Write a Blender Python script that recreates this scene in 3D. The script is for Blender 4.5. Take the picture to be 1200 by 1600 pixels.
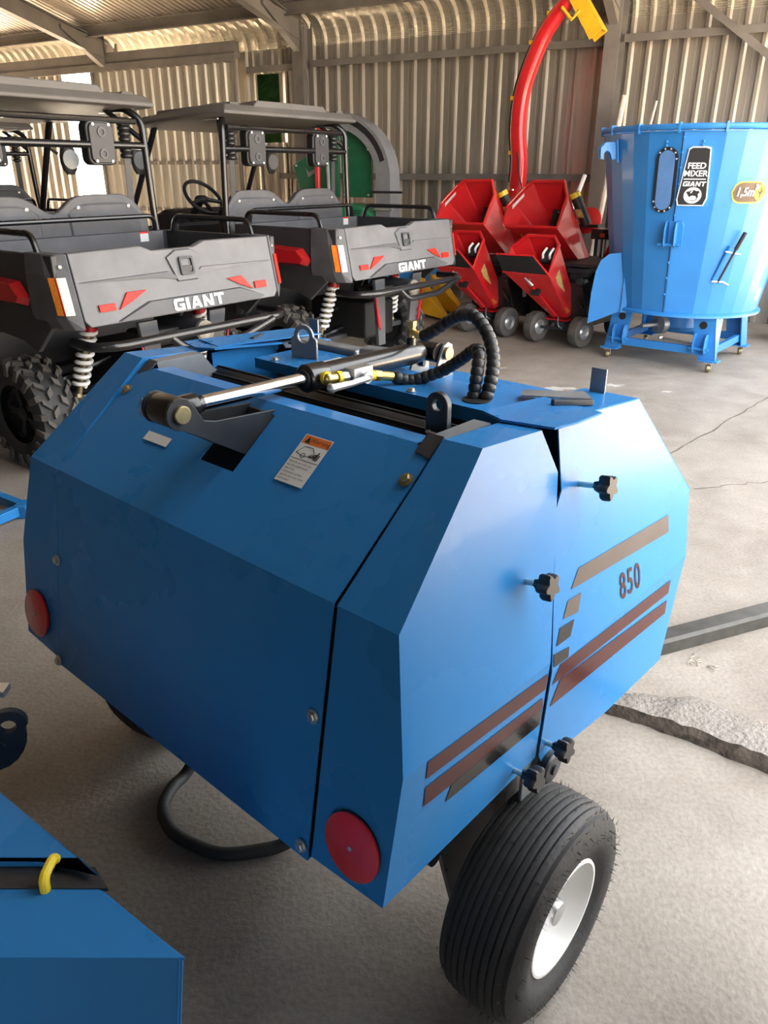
import bpy, bmesh, math, random
from mathutils import Vector, Matrix
random.seed(7)
for _o in list(bpy.data.objects): bpy.data.objects.remove(_o, do_unlink=True)
SC = bpy.context.scene
COL = SC.collection
PI = math.pi
def R(d): return math.radians(d)

# ------------------------------------------------------------------ camera
CAM_H = 1.65
_p, _r = R(24.1), R(0.1)
_fw = Vector((0, math.cos(_p), -math.sin(_p)))
_rt0 = Vector((1, 0, 0)); _up0 = Vector((0, math.sin(_p), math.cos(_p)))
_rt = _rt0 * math.cos(_r) + _up0 * math.sin(_r)
_up = _up0 * math.cos(_r) - _rt0 * math.sin(_r)
cd = bpy.data.cameras.new('camera'); cam = bpy.data.objects.new('camera', cd); COL.objects.link(cam)
cd.sensor_fit = 'HORIZONTAL'; cd.sensor_width = 36.0; cd.lens = 36.0 * 1195 / 1200
cd.clip_start = 0.02; cd.clip_end = 300
m = Matrix.Identity(4)
for i in range(3):
    m[i][0] = _rt[i]; m[i][1] = _up[i]; m[i][2] = -_fw[i]
m[2][3] = CAM_H
cam.matrix_world = m
SC.camera = cam

# ------------------------------------------------------------------ sky, sun, exposure
world = bpy.data.worlds.new('sky'); SC.world = world
world.use_nodes = True
wn = world.node_tree; wn.nodes.clear()
wo = wn.nodes.new('ShaderNodeOutputWorld'); wb = wn.nodes.new('ShaderNodeBackground')
sky = wn.nodes.new('ShaderNodeTexSky'); sky.sky_type = 'HOSEK_WILKIE'
sky.turbidity = 5.0; sky.ground_albedo = 0.5
SUN_HEAD, SUN_EL = R(-6), R(32)          # heading right of the camera's forward axis, elevation
sun_dir = Vector((math.sin(SUN_HEAD) * math.cos(SUN_EL), math.cos(SUN_HEAD) * math.cos(SUN_EL), math.sin(SUN_EL)))
sky.sun_direction = sun_dir
mx = wn.nodes.new('ShaderNodeMixRGB'); mx.inputs[0].default_value = 0.6
mx.inputs[2].default_value = (0.90, 0.90, 0.90, 1)
wn.links.new(sky.outputs[0], mx.inputs[1]); wn.links.new(mx.outputs[0], wb.inputs[0])
wb.inputs[1].default_value = 5.0
wn.links.new(wb.outputs[0], wo.inputs[0])
sl = bpy.data.lights.new('sun', 'SUN'); sl.energy = 110.0; sl.angle = R(0.6); sl.color = (1.0, 0.86, 0.68)
so = bpy.data.objects.new('sun', sl); COL.objects.link(so)
so.rotation_euler = (-sun_dir).to_track_quat('-Z', 'Y').to_euler()
vs = SC.view_settings
vs.view_transform = 'Standard'; vs.look = 'None'; vs.gamma = 1.0; vs.use_curve_mapping = False
vs.exposure = 1.2
SC.display_settings.display_device = 'sRGB'
SC.cycles.use_denoising = True
SC.cycles.max_bounces = 10; SC.cycles.diffuse_bounces = 6; SC.cycles.glossy_bounces = 4
SC.cycles.sample_clamp_indirect = 10.0

# ------------------------------------------------------------------ materials
MATS = {}
def mat(name, col, rough=0.5, metal=0.0, coat=0.0, var=0.0, scale=8.0, bump=0.0, bscale=60.0, spec=0.5, alpha=1.0, trans=0.0, aniso=None):
    m = bpy.data.materials.new(name); m.use_nodes = True
    nt = m.node_tree; b = nt.nodes['Principled BSDF']
    b.inputs['Base Color'].default_value = (*col, 1)
    b.inputs['Roughness'].default_value = rough; b.inputs['Metallic'].default_value = metal
    b.inputs['Specular IOR Level'].default_value = spec
    if coat:
        b.inputs['Coat Weight'].default_value = coat; b.inputs['Coat Roughness'].default_value = 0.06
    if trans: b.inputs['Transmission Weight'].default_value = trans
    tc = nt.nodes.new('ShaderNodeTexCoord')
    n = nt.nodes.new('ShaderNodeTexNoise'); n.inputs['Scale'].default_value = scale; n.inputs['Detail'].default_value = 5
    nt.links.new(tc.outputs['Object'], n.inputs['Vector'])
    if var:
        rp = nt.nodes.new('ShaderNodeValToRGB')
        rp.color_ramp.elements[0].position = 0.3; rp.color_ramp.elements[1].position = 0.7
        rp.color_ramp.elements[0].color = (*[c * (1 - var) for c in col], 1)
        rp.color_ramp.elements[1].color = (*[min(1, c * (1 + var)) for c in col], 1)
        nt.links.new(n.outputs['Fac'], rp.inputs[0]); nt.links.new(rp.outputs[0], b.inputs['Base Color'])
        mr = nt.nodes.new('ShaderNodeMapRange')
        mr.inputs['To Min'].default_value = max(0.02, rough * 0.85); mr.inputs['To Max'].default_value = min(1, rough * 1.2)
        nt.links.new(n.outputs['Fac'], mr.inputs['Value']); nt.links.new(mr.outputs[0], b.inputs['Roughness'])
    if bump:
        n2 = nt.nodes.new('ShaderNodeTexNoise'); n2.inputs['Scale'].default_value = bscale; n2.inputs['Detail'].default_value = 4
        nt.links.new(tc.outputs['Object'], n2.inputs['Vector'])
        bp = nt.nodes.new('ShaderNodeBump'); bp.inputs['Strength'].default_value = bump; bp.inputs['Distance'].default_value = 0.01
        nt.links.new(n2.outputs['Fac'], bp.inputs['Height']); nt.links.new(bp.outputs[0], b.inputs['Normal'])
    MATS[name] = m
    return m
mat('blue', (0.024, 0.172, 0.44), 0.27, spec=0.13, coat=0.07, var=0.05, scale=3)
mat('blue_mixer', (0.026, 0.195, 0.53), 0.38, coat=0.15, var=0.06, scale=4)
mat('dark_steel', (0.030, 0.034, 0.040), 0.38, metal=0.2, var=0.2, scale=14)
mat('grey_steel', (0.22, 0.24, 0.26), 0.42, metal=0.5, var=0.2, scale=10)
mat('black_paint', (0.008, 0.008, 0.009), 0.28, coat=0.3, var=0.2)
mat('black_plastic', (0.014, 0.014, 0.015), 0.45, var=0.2)
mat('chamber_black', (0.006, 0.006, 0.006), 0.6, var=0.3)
mat('chrome', (0.75, 0.76, 0.78), 0.12, metal=1.0, var=0.03)
mat('zinc', (0.62, 0.60, 0.54), 0.32, metal=0.9, var=0.15, scale=40)
mat('brass', (0.62, 0.46, 0.16), 0.3, metal=0.9, var=0.15, scale=40)
mat('gold_zinc', (0.30, 0.25, 0.14), 0.42, metal=0.8, var=0.2, scale=60)
mat('yellow_plastic', (0.80, 0.62, 0.03), 0.35)
mat('rubber', (0.022, 0.022, 0.022), 0.62, var=0.3, scale=20, bump=0.15, bscale=90)
mat('rubber_worn', (0.085, 0.078, 0.070), 0.75, var=0.35, scale=12, bump=0.2, bscale=80)
mat('tread_dusty', (0.30, 0.27, 0.22), 0.85, var=0.35, scale=25, bump=0.2)
mat('white_rim', (0.78, 0.77, 0.74), 0.35, coat=0.2, var=0.04)
mat('red_reflector', (0.62, 0.012, 0.02), 0.25, coat=0.6, var=0.1, bump=0.2, bscale=300)
mat('decal_grey', (0.075, 0.058, 0.050), 0.2, spec=0.3, coat=0.2, var=0.1)
mat('decal_black', (0.010, 0.009, 0.009), 0.2, spec=0.25, coat=0.15, var=0.2)
mat('decal_red', (0.050, 0.006, 0.006), 0.22, spec=0.2, coat=0.1, var=0.1)
mat('sticker_white', (0.62, 0.62, 0.60), 0.4, var=0.04)
mat('sticker_orange', (0.62, 0.14, 0.02), 0.4)
mat('ink', (0.012, 0.012, 0.014), 0.5)
mat('utv_grey', (0.085, 0.085, 0.092), 0.55, var=0.22, scale=6, bump=0.05, bscale=200)
mat('utv_tailgate', (0.115, 0.115, 0.122), 0.5, var=0.22, scale=5, bump=0.05, bscale=200)
mat('utv_dark', (0.035, 0.035, 0.038), 0.5, var=0.2, scale=6)
mat('utv_trim', (0.065, 0.065, 0.07), 0.5, var=0.15)
mat('roof_grey', (0.095, 0.09, 0.086), 0.55, var=0.15, scale=4)
mat('red_paint', (0.55, 0.012, 0.016), 0.32, coat=0.35, var=0.08)
mat('red_gloss', (0.42, 0.010, 0.014), 0.18, coat=0.6, var=0.06)
mat('lamp_orange', (0.85, 0.26, 0.03), 0.25, coat=0.5, var=0.12, scale=60)
mat('lamp_white', (0.80, 0.72, 0.62), 0.2, coat=0.5, var=0.1, scale=30)
mat('lamp_red', (0.62, 0.025, 0.015), 0.35, spec=0.2, var=0.1, scale=40)
mat('white', (0.85, 0.85, 0.85), 0.4)
mat('spring_white', (0.80, 0.79, 0.77), 0.35, coat=0.3)
mat('exhaust', (0.42, 0.36, 0.28), 0.5, metal=0.5, var=0.3, scale=30)
mat('silver', (0.60, 0.61, 0.62), 0.35, metal=0.8, var=0.1)
mat('green_paint', (0.008, 0.115, 0.055), 0.4, coat=0.2, var=0.1)
mat('green_light', (0.012, 0.22, 0.095), 0.4, coat=0.2, var=0.1)
mat('chute_grey', (0.26, 0.27, 0.29), 0.45, metal=0.3, var=0.1)
mat('yellow_paint', (0.80, 0.45, 0.02), 0.4, coat=0.2, var=0.1)
mat('sticker_gold', (0.55, 0.40, 0.14), 0.4, var=0.25, scale=30)
mat('window_blue', (0.10, 0.22, 0.48), 0.15, coat=0.5, var=0.1)
mat('wood', (0.62, 0.56, 0.47), 0.7, var=0.2, scale=12)
mat('badge_brown', (0.085, 0.05, 0.03), 0.4, var=0.2)
mat('sheet_metal', (0.54, 0.495, 0.43), 0.30, metal=0.75, var=0.05, scale=1.2)
mat('sheet_galv', (0.62, 0.58, 0.50), 0.30, metal=0.7, var=0.06, scale=1.5)
mat('beam_grey', (0.15, 0.135, 0.12), 0.6, var=0.2, scale=3)
mat('foliage', (0.0008, 0.002, 0.0006), 1.0, spec=0.0, var=0.5, scale=10)
mat('glass', (0.85, 0.88, 0.9), 0.05, trans=0.9)
mat('mirror', (0.10, 0.11, 0.12), 0.15)
mat('sheet_dark', (0.16, 0.14, 0.12), 0.6, metal=0.3, var=0.2, scale=2)  # walls out of view, coloured dark to cut bounced light
mat('weld', (0.75, 0.74, 0.72), 0.35, metal=0.8, bump=0.5, bscale=200)
mat('bearing', (0.10, 0.10, 0.11), 0.3, metal=0.8)

def concrete(name, c1, c2, c3, bump=0.25, stain=True):
    m = bpy.data.materials.new(name); m.use_nodes = True; nt = m.node_tree; b = nt.nodes['Principled BSDF']
    tc = nt.nodes.new('ShaderNodeTexCoord')
    n1 = nt.nodes.new('ShaderNodeTexNoise'); n1.inputs['Scale'].default_value = 1.7; n1.inputs['Detail'].default_value = 8; n1.inputs['Roughness'].default_value = 0.62
    n2 = nt.nodes.new('ShaderNodeTexNoise'); n2.inputs['Scale'].default_value = 3.2; n2.inputs['Detail'].default_value = 9; n2.inputs['Distortion'].default_value = 0.6
    n3 = nt.nodes.new('ShaderNodeTexNoise'); n3.inputs['Scale'].default_value = 70; n3.inputs['Detail'].default_value = 6
    for n in (n1, n2, n3): nt.links.new(tc.outputs['Object'], n.inputs['Vector'])
    r1 = nt.nodes.new('ShaderNodeValToRGB'); e = r1.color_ramp.elements
    e[0].position = 0.32; e[0].color = (*c1, 1); e[1].position = 0.68; e[1].color = (*c2, 1)
    nt.links.new(n1.outputs['Fac'], r1.inputs[0])
    r2 = nt.nodes.new('ShaderNodeValToRGB'); e = r2.color_ramp.elements
    e[0].position = 0.48; e[0].color = (0, 0, 0, 1); e[1].position = 0.85; e[1].color = (0.8, 0.8, 0.8, 1)
    nt.links.new(n2.outputs['Fac'], r2.inputs[0])
    mxx = nt.nodes.new('ShaderNodeMixRGB'); mxx.inputs[2].default_value = (*c3, 1)
    nt.links.new(r2.outputs[0], mxx.inputs[0]); nt.links.new(r1.outputs[0], mxx.inputs[1])
    mul = nt.nodes.new('ShaderNodeMixRGB'); mul.blend_type = 'MULTIPLY'; mul.inputs[0].default_value = 0.5
    r3 = nt.nodes.new('ShaderNodeValToRGB'); e = r3.color_ramp.elements
    e[0].position = 0.3; e[0].color = (0.6, 0.6, 0.6, 1); e[1].position = 0.62; e[1].color = (1, 1, 1, 1)
    nt.links.new(n3.outputs['Fac'], r3.inputs[0])
    nt.links.new(mxx.outputs[0], mul.inputs[1]); nt.links.new(r3.outputs[0], mul.inputs[2])
    nt.links.new(mul.outputs[0], b.inputs['Base Color'])
    mr = nt.nodes.new('ShaderNodeMapRange'); mr.inputs['To Min'].default_value = 0.45; mr.inputs['To Max'].default_value = 0.8
    nt.links.new(n2.outputs['Fac'], mr.inputs['Value']); nt.links.new(mr.outputs[0], b.inputs['Roughness'])
    bp = nt.nodes.new('ShaderNodeBump'); bp.inputs['Strength'].default_value = bump; bp.inputs['Distance'].default_value = 0.012
    ad = nt.nodes.new('ShaderNodeMath'); ad.operation = 'ADD'
    nt.links.new(n3.outputs['Fac'], ad.inputs[0]); nt.links.new(n2.outputs['Fac'], ad.inputs[1])
    nt.links.new(ad.outputs[0], bp.inputs['Height']); nt.links.new(bp.outputs[0], b.inputs['Normal'])
    b.inputs['Specular IOR Level'].default_value = 0.35
    MATS[name] = m
concrete('floor_concrete', (0.225, 0.193, 0.160), (0.335, 0.298, 0.255), (0.40, 0.365, 0.32), 0.20)
concrete('kerb_concrete', (0.19, 0.17, 0.145), (0.29, 0.265, 0.235), (0.27, 0.225, 0.18), 0.9)
mat('bar_steel', (0.060, 0.056, 0.048), 0.42, metal=0.3, var=0.25, scale=20)
mat('pale_chip', (0.46, 0.44, 0.40), 0.7, var=0.1)
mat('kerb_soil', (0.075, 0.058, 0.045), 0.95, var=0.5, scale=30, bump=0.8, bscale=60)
concrete('yard_ground', (0.42, 0.36, 0.28), (0.52, 0.46, 0.37), (0.46, 0.40, 0.32), 0.3)

# ------------------------------------------------------------------ mesh helpers
class MB:
    def __init__(s): s.v = []; s.f = []
    def add(s, vs, fs):
        o = len(s.v); s.v += [tuple(x) for x in vs]; s.f += [tuple(i + o for i in f) for f in fs]; return s
    def box(s, c, d, rz=0.0, rx=0.0, ry=0.0):
        hx, hy, hz = d[0] / 2, d[1] / 2, d[2] / 2
        M = Matrix.Rotation(rz, 3, 'Z') @ Matrix.Rotation(ry, 3, 'Y') @ Matrix.Rotation(rx, 3, 'X')
        vs = [Vector(c) + M @ Vector((x, y, z)) for x in (-hx, hx) for y in (-hy, hy) for z in (-hz, hz)]
        return s.add(vs, [(0, 1, 3, 2), (4, 6, 7, 5), (0, 4, 5, 1), (2, 3, 7, 6), (0, 2, 6, 4), (1, 5, 7, 3)])
    def bar(s, p0, p1, w, h, upv=(0, 0, 1)):
        p0, p1 = Vector(p0), Vector(p1); d = (p1 - p0).normalized(); u = Vector(upv)
        x = d.cross(u).normalized(); u = x.cross(d).normalized()
        vs = [p + x * a * w / 2 + u * b * h / 2 for p in (p0, p1) for a, b in ((-1, -1), (1, -1), (1, 1), (-1, 1))]
        return s.add(vs, [(3, 2, 1, 0), (4, 5, 6, 7), (0, 1, 5, 4), (1, 2, 6, 5), (2, 3, 7, 6), (3, 0, 4, 7)])
    def prism(s, pts, ext):
        n = len(pts); e = Vector(ext); a = [Vector(p) for p in pts]
        return s.add(a + [p + e for p in a], [tuple(range(n - 1, -1, -1)), tuple(range(n, 2 * n))] + [(i, (i + 1) % n, n + (i + 1) % n, n + i) for i in range(n)])
    def plate(s, pts, th):
        a = [Vector(p) for p in pts]; nrm = Vector((0, 0, 0))
        for i in range(len(a)):
            nrm += (a[i] - a[0]).cross(a[(i + 1) % len(a)] - a[0])
        return s.prism(pts, nrm.normalized() * th)
    def loft(s, rings, caps=True, closed=True):
        n = len(rings[0]); o = []; f = []
        for r in rings: o += [Vector(p) for p in r]
        for k in range(len(rings) - 1):
            for i in range(n if closed else n - 1):
                j = (i + 1) % n
                f.append((k * n + i, k * n + j, (k + 1) * n + j, (k + 1) * n + i))
        if caps: f += [tuple(range(n - 1, -1, -1)), tuple(range((len(rings) - 1) * n, len(rings) * n))]
        return s.add(o, f)
    def tube(s, path, r, n=8, caps=True, closed=False):
        P = [Vector(p) for p in path]; rs = r if isinstance(r, (list, tuple)) else [r] * len(P)
        rings = []; prev = None
        for i, p in enumerate(P):
            if closed: d = P[(i + 1) % len(P)] - P[i - 1]
            else: d = P[min(i + 1, len(P) - 1)] - P[max(i - 1, 0)]
            d.normalize()
            if prev is None:
                a = Vector((0, 0, 1)) if abs(d.z) < 0.9 else Vector((1, 0, 0))
                x = d.cross(a).normalized()
            else: x = (prev - d * prev.dot(d)).normalized()
            prev = x; y = d.cross(x)
            rings.append([p + (x * math.cos(2 * PI * k / n) + y * math.sin(2 * PI * k / n)) * rs[i] for k in range(n)])
        if closed: rings.append(rings[0]); caps = False
        return s.loft(rings, caps)
    def cyl(s, p0, p1, r0, r1=None, n=16): return s.tube([p0, p1], [r0, r0 if r1 is None else r1], n)
    def lathe(s, prof, o, ax, n=24, caps=True):
        o = Vector(o); ax = Vector(ax).normalized()
        a = Vector((0, 0, 1)) if abs(ax.z) < 0.9 else Vector((1, 0, 0))
        x = ax.cross(a).normalized(); y = ax.cross(x)
        rings = [[o + ax * h + (x * math.cos(2 * PI * k / n) + y * math.sin(2 * PI * k / n)) * max(r, 1e-5) for k in range(n)] for r, h in prof]
        return s.loft(rings, caps)
    def ball(s, c, r, n=12, sc=(1, 1, 1)):
        rings = []
        for i in range(1, n // 2):
            t = PI * i / (n // 2)
            rings.append([Vector(c) + Vector((math.sin(t) * math.cos(2 * PI * k / n) * sc[0], math.sin(t) * math.sin(2 * PI * k / n) * sc[1], -math.cos(t) * sc[2])) * r for k in range(n)])
        return s.loft(rings, True)
    def ringplate(s, outer, inner, o, ex, ey, th):
        o, ex, ey = Vector(o), Vector(ex), Vector(ey); nz = ex.cross(ey).normalized() * th; n = len(outer)
        A = [o + ex * p[0] + ey * p[1] for p in outer]; B = [o + ex * p[0] + ey * p[1] for p in inner]
        vs = A + B + [p + nz for p in A] + [p + nz for p in B]; f = []
        for i in range(n):
            j = (i + 1) % n
            f += [(i, i + n, j + n, j), (2 * n + i, 2 * n + j, 3 * n + j, 3 * n + i), (i, j, 2 * n + j, 2 * n + i), (n + i, 3 * n + i, 3 * n + j, n + j)]
        return s.add(vs, f)
    def mirror_x(s):
        n = len(s.v); s.v += [(-x, y, z) for x, y, z in s.v[:n]]; s.f += [tuple(i + n for i in reversed(f)) for f in s.f]; return s
    def build(s, name, m, parent=None, smooth=35, bevel=0.0, solid=0.0, recalc=True, loc=None):
        me = bpy.data.meshes.new(name); me.from_pydata([tuple(v) for v in s.v], [], s.f); me.validate()
        if recalc and not solid:
            bm = bmesh.new(); bm.from_mesh(me); bmesh.ops.recalc_face_normals(bm, faces=bm.faces); bm.to_mesh(me); bm.free()
        me.materials.append(MATS[m])
        if smooth:
            me.polygons.foreach_set('use_smooth', [True] * len(me.polygons)); me.set_sharp_from_angle(angle=R(smooth))
        ob = bpy.data.objects.new(name, me); COL.objects.link(ob)
        if parent is not None: ob.parent = parent
        if loc is not None: ob.location = loc
        if solid:
            md = ob.modifiers.new('solid', 'SOLIDIFY'); md.thickness = abs(solid); md.offset = -1 if solid > 0 else 1
        if bevel:
            md = ob.modifiers.new('bevel', 'BEVEL'); md.width = bevel; md.segments = 2; md.limit_method = 'ANGLE'; md.angle_limit = R(40)
        return ob
def fillet(path, rad, seg=5):
    P = [Vector(p) for p in path]; out = [P[0]]
    for i in range(1, len(P) - 1):
        a, b, c = P[i - 1], P[i], P[i + 1]
        d1, d2 = (a - b), (c - b); r = min(rad, d1.length * 0.45, d2.length * 0.45)
        p, q = b + d1.normalized() * r, b + d2.normalized() * r
        for k in range(seg + 1):
            t = k / seg; out.append(p * (1 - t) ** 2 + b * 2 * t * (1 - t) + q * t * t)
    out.append(P[-1]); return out
def spline(pts, n=8):
    P = [Vector(p) for p in pts]; P = [P[0] * 2 - P[1]] + P + [P[-1] * 2 - P[-2]]; out = []
    for i in range(1, len(P) - 2):
        for k in range(n):
            t = k / n; a, b, c, d = P[i - 1:i + 3]
            out.append(0.5 * ((2 * b) + (c - a) * t + (2 * a - 5 * b + 4 * c - d) * t * t + (3 * b - a - 3 * c + d) * t ** 3))
    out.append(P[-2]); return out
def thing(name, label, cat, loc=(0, 0, 0), rz=0.0, group=None):
    o = bpy.data.objects.new(name, None); COL.objects.link(o); o.location = loc; o.rotation_euler = (0, 0, rz)
    o.empty_display_size = 0.1
    o['label'] = label; o['category'] = cat
    if group: o['group'] = group
    return o
def tag(o, label, cat, group=None):
    o['label'] = label; o['category'] = cat
    if group: o['group'] = group
    return o
def struct(o): o['kind'] = 'structure'; return o
def lab(o, t): o['label'] = t; return o
def copy_tree(o, parent=None):
    c = o.copy(); COL.objects.link(c); c.parent = parent
    for ch in list(o.children): copy_tree(ch, c)
    return c
def share(src, name, parent, loc=(0, 0, 0), rot=(0, 0, 0), scale=None):
    c = bpy.data.objects.new(name, src.data); COL.objects.link(c); c.parent = parent; c.location = loc; c.rotation_euler = rot
    if scale: c.scale = scale
    for md in src.modifiers:
        n = c.modifiers.new(md.name, md.type)
        for a in ('thickness', 'offset', 'width', 'segments', 'limit_method', 'angle_limit'):
            if hasattr(md, a): setattr(n, a, getattr(md, a))
    return c
def text2d(body, size, bold=0.0, shear=0.0, sx=1.0, align='CENTER', spacing=1.0):
    cu = bpy.data.curves.new('t', 'FONT'); cu.body = body; cu.size = size; cu.align_x = align; cu.align_y = 'CENTER'
    cu.offset = bold; cu.shear = shear; cu.space_character = spacing; cu.resolution_u = 4
    ob = bpy.data.objects.new('t', cu); COL.objects.link(ob); bpy.context.view_layer.update()
    me = bpy.data.meshes.new_from_object(ob.evaluated_get(bpy.context.evaluated_depsgraph_get()))
    vs = [(v.co.x * sx, v.co.y) for v in me.vertices]; fs = [tuple(p.vertices) for p in me.polygons]
    bpy.data.objects.remove(ob, do_unlink=True); bpy.data.meshes.remove(me); bpy.data.curves.remove(cu)
    return vs, fs
def decal(name, m, parent, vs2, fs, fn, th=0.0):
    b = MB(); b.add([fn(x, y) for x, y in vs2], fs)
    o = b.build(name, m, parent, smooth=0, recalc=False, solid=th)
    return o
def polydecal(name, m, parent, pts3): return MB().add(pts3, [tuple(range(len(pts3)))]).build(name, m, parent, smooth=0, recalc=False)
def rrect(w, h, r, n=5):
    out = []
    for cx, cy, a0 in ((w / 2 - r, h / 2 - r, 0), (-w / 2 + r, h / 2 - r, 90), (-w / 2 + r, -h / 2 + r, 180), (w / 2 - r, -h / 2 + r, 270)):
        for k in range(n + 1):
            a = R(a0 + 90 * k / n); out.append((cx + r * math.cos(a), cy + r * math.sin(a)))
    return out
def bolt(parent, p, nrm, r=0.009, m='gold_zinc', name='bolt'):
    b = MB(); p = Vector(p); nrm = Vector(nrm).normalized()
    b.lathe([(r * 1.35, 0), (r * 1.35, r * 0.22), (r * 0.95, r * 0.25)], p, nrm, 14)
    b.lathe([(r * 0.95, r * 0.2), (r * 0.95, r * 0.75), (r * 0.7, r * 0.9)], p, nrm, 6)
    return b.build(name, m, parent, smooth=30)

GLY = {'G': [[(0, .15), (.15, 0), (1, 0), (1, .56), (.52, .56), (.52, .37), (.72, .37), (.72, .23), (.32, .23), (.27, .28), (.27, .72), (.32, .77), (1, .77), (1, 1), (.15, 1), (0, .85)]],
       'I': [[(0, 0), (.30, 0), (.30, 1), (0, 1)]],
       'A': [[(0, 0), (.28, 0), (.62, 1), (.34, 1)], [(.78, 0), (1.06, 0), (.72, 1), (.44, 1)], [(.20, .18), (.86, .18), (.79, .40), (.27, .40)]],
       'N': [[(0, 0), (.27, 0), (.27, 1), (0, 1)], [(.75, 0), (1.02, 0), (1.02, 1), (.75, 1)], [(0, 1), (.30, 1), (1.02, 0), (.72, 0)]],
       'T': [[(0, .76), (1, .76), (1, 1), (0, 1)], [(.36, 0), (.64, 0), (.64, .78), (.36, .78)]]}
def block_word(word, h, sx=1.0, gap=.10, shear=0.0):
    V, F, x0 = [], [], 0.0
    for ch in word:
        for P in GLY[ch]:
            o = len(V); V += [(x0 + x, y) for x, y in P]; F.append(tuple(range(o, o + len(P))))
        x0 += max(x for P in GLY[ch] for x, y in P) + gap
    w = x0 - gap
    return [((x - w / 2 + shear * y) * h * sx, (y - .5) * h) for x, y in V], F
# ================================================================== the shed
WA = R(30)                       # the back wall's normal points 30 degrees right of the camera's forward axis
WALL_N = 10.2
def bw(t, n, z=0.0): return Vector((t * math.cos(WA) + n * math.sin(WA), -t * math.sin(WA) + n * math.cos(WA), z))
T0, T1, NB = -17.0, 0.4, -6.0
SHW = 0.8
# floor and yard
b = MB(); b.add([bw(T0 - .1, WALL_N + .15), bw(T1 + 3.5, WALL_N + .15), bw(T1 + 3.5, NB - .1), bw(T0 - .1, NB - .1)], [(3, 2, 1, 0)])
floor = struct(b.build('floor', 'floor_concrete', smooth=0, recalc=False))
b = MB(); b.add([(-70, -60, -.03), (70, -60, -.03), (70, 80, -.03), (-70, 80, -.03)], [(0, 1, 2, 3)])
yard = struct(b.build('ground', 'yard_ground', smooth=0, recalc=False))
# saw-cut joint and hairline cracks in the slab: thin dark grooves
mat('joint', (0.10, 0.085, 0.07), 0.9, var=0.3)
def crack(pts, w, name):
    b = MB()
    P = [Vector((x, y, 0.0015)) for x, y in pts]
    L_, R_ = [], []
    for i, p in enumerate(P):
        d = (P[min(i + 1, len(P) - 1)] - P[max(i - 1, 0)]).normalized(); s = Vector((-d.y, d.x, 0)) * w * random.uniform(.5, 1.2)
        L_.append(p + s); R_.append(p - s)
    n = len(P); b.add(L_ + R_, [(i, i + 1, n + i + 1, n + i) for i in range(n - 1)])
    return b.build(name, 'joint', floor, smooth=0)
def wob(a, c, n, amp):
    out = []
    for i in range(n + 1):
        t = i / n; out.append((a[0] + (c[0] - a[0]) * t + random.uniform(-amp, amp), a[1] + (c[1] - a[1]) * t + random.uniform(-amp, amp)))
    return out
crack(wob((1.55, 4.30), (4.4, 7.4), 40, .012), .006, 'floor_joint')
crack(wob((1.05, 1.95), (1.9, 1.45), 24, .008), .003, 'floor_crack')
crack(wob((1.75, 4.0), (3.0, 4.35), 24, .02), .003, 'floor_crack')

for cx_, cy_, r_ in ((1.20, 6.18, .07), (1.41, 6.20, .13), (1.38, 5.90, .05), (1.62, 5.80, .06), (1.92, 6.30, .08), (1.12, 5.62, .05), (2.3, 6.1, .05), (1.05, 6.9, .07)):
    P_ = []
    for k in range(16):
        a_ = 2 * PI * k / 16; q_ = r_ * random.uniform(.35, 1.0); P_.append((cx_ + q_ * 1.5 * math.cos(a_), cy_ + q_ * .8 * math.sin(a_), .0016))
    MB().add(P_, [tuple(range(16))]).build('paint_chip', 'pale_chip', floor, smooth=0, recalc=False)
def rib_profile(w=SHW, pitch=0.2, h=0.044):
    out = []; k = 0
    while k * pitch < w - 1e-6:
        s = k * pitch
        out += [(s, 0.0), (s + .060, 0.0), (s + .062, .004), (s + .075, .004), (s + .077, 0), (s + .128, 0.0), (s + .145, h), (s + .180, h)]
        k += 1
    out.append((w, 0.0)); return out
def sheet_mesh(name, path, m, w=SHW, pitch=0.2, h=0.044):
    """profile along local x (= along the wall); path = [(n, z, normal_n, normal_z)] ; ribs stand outward along the normal"""
    pr = rib_profile(w, pitch, h); b = MB(); vs = []; fs = []
    for (n, z, nn, nz) in path:
        for (s, d) in pr: vs.append((s, n - nn * d, z - nz * d))
    k = len(pr)
    for i in range(len(path) - 1):
        for j in range(k - 1): fs.append((i * k + j, i * k + j + 1, (i + 1) * k + j + 1, (i + 1) * k + j))
    b.add(vs, fs)
    me = bpy.data.meshes.new(name); me.from_pydata(b.v, [], b.f); me.materials.append(MATS[m]); return me
WROT = (0, 0, -WA)
def put(me, name, parent, t, n=0.0, z=0.0, flip=False):
    o = bpy.data.objects.new(name, me); COL.objects.link(o); o.parent = parent
    o.location = bw(t, n, z); o.rotation_euler = (0, 0, -WA + (PI if flip else 0)); return o
Z_EAVE, R_EAVE, SLOPE = 3.22, 0.36, R(14)
th_end = PI / 2 - SLOPE
wall = struct(bpy.data.objects.new('wall_back', None)); COL.objects.link(wall)
wall_me = sheet_mesh('wall_sheet', [(WALL_N, 0, 1, 0), (WALL_N, Z_EAVE, 1, 0)], 'sheet_metal')
path = []
NSEG = 44
for i in range(NSEG + 1):
    a = th_end * i / NSEG; r = R_EAVE + (0.006 if i % 2 else 0.0)
    path.append((WALL_N - R_EAVE + r * math.cos(a), Z_EAVE + r * math.sin(a), math.cos(a), math.sin(a)))
ne, ze = path[-1][0], path[-1][1]
path.append((ne - .25 * math.cos(SLOPE), ze + .25 * math.sin(SLOPE) - .004, math.cos(th_end), math.sin(th_end)))
eave_me = sheet_mesh('eave_sheet', path, 'sheet_galv')
LR = (ne - NB) / math.cos(SLOPE)
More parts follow.
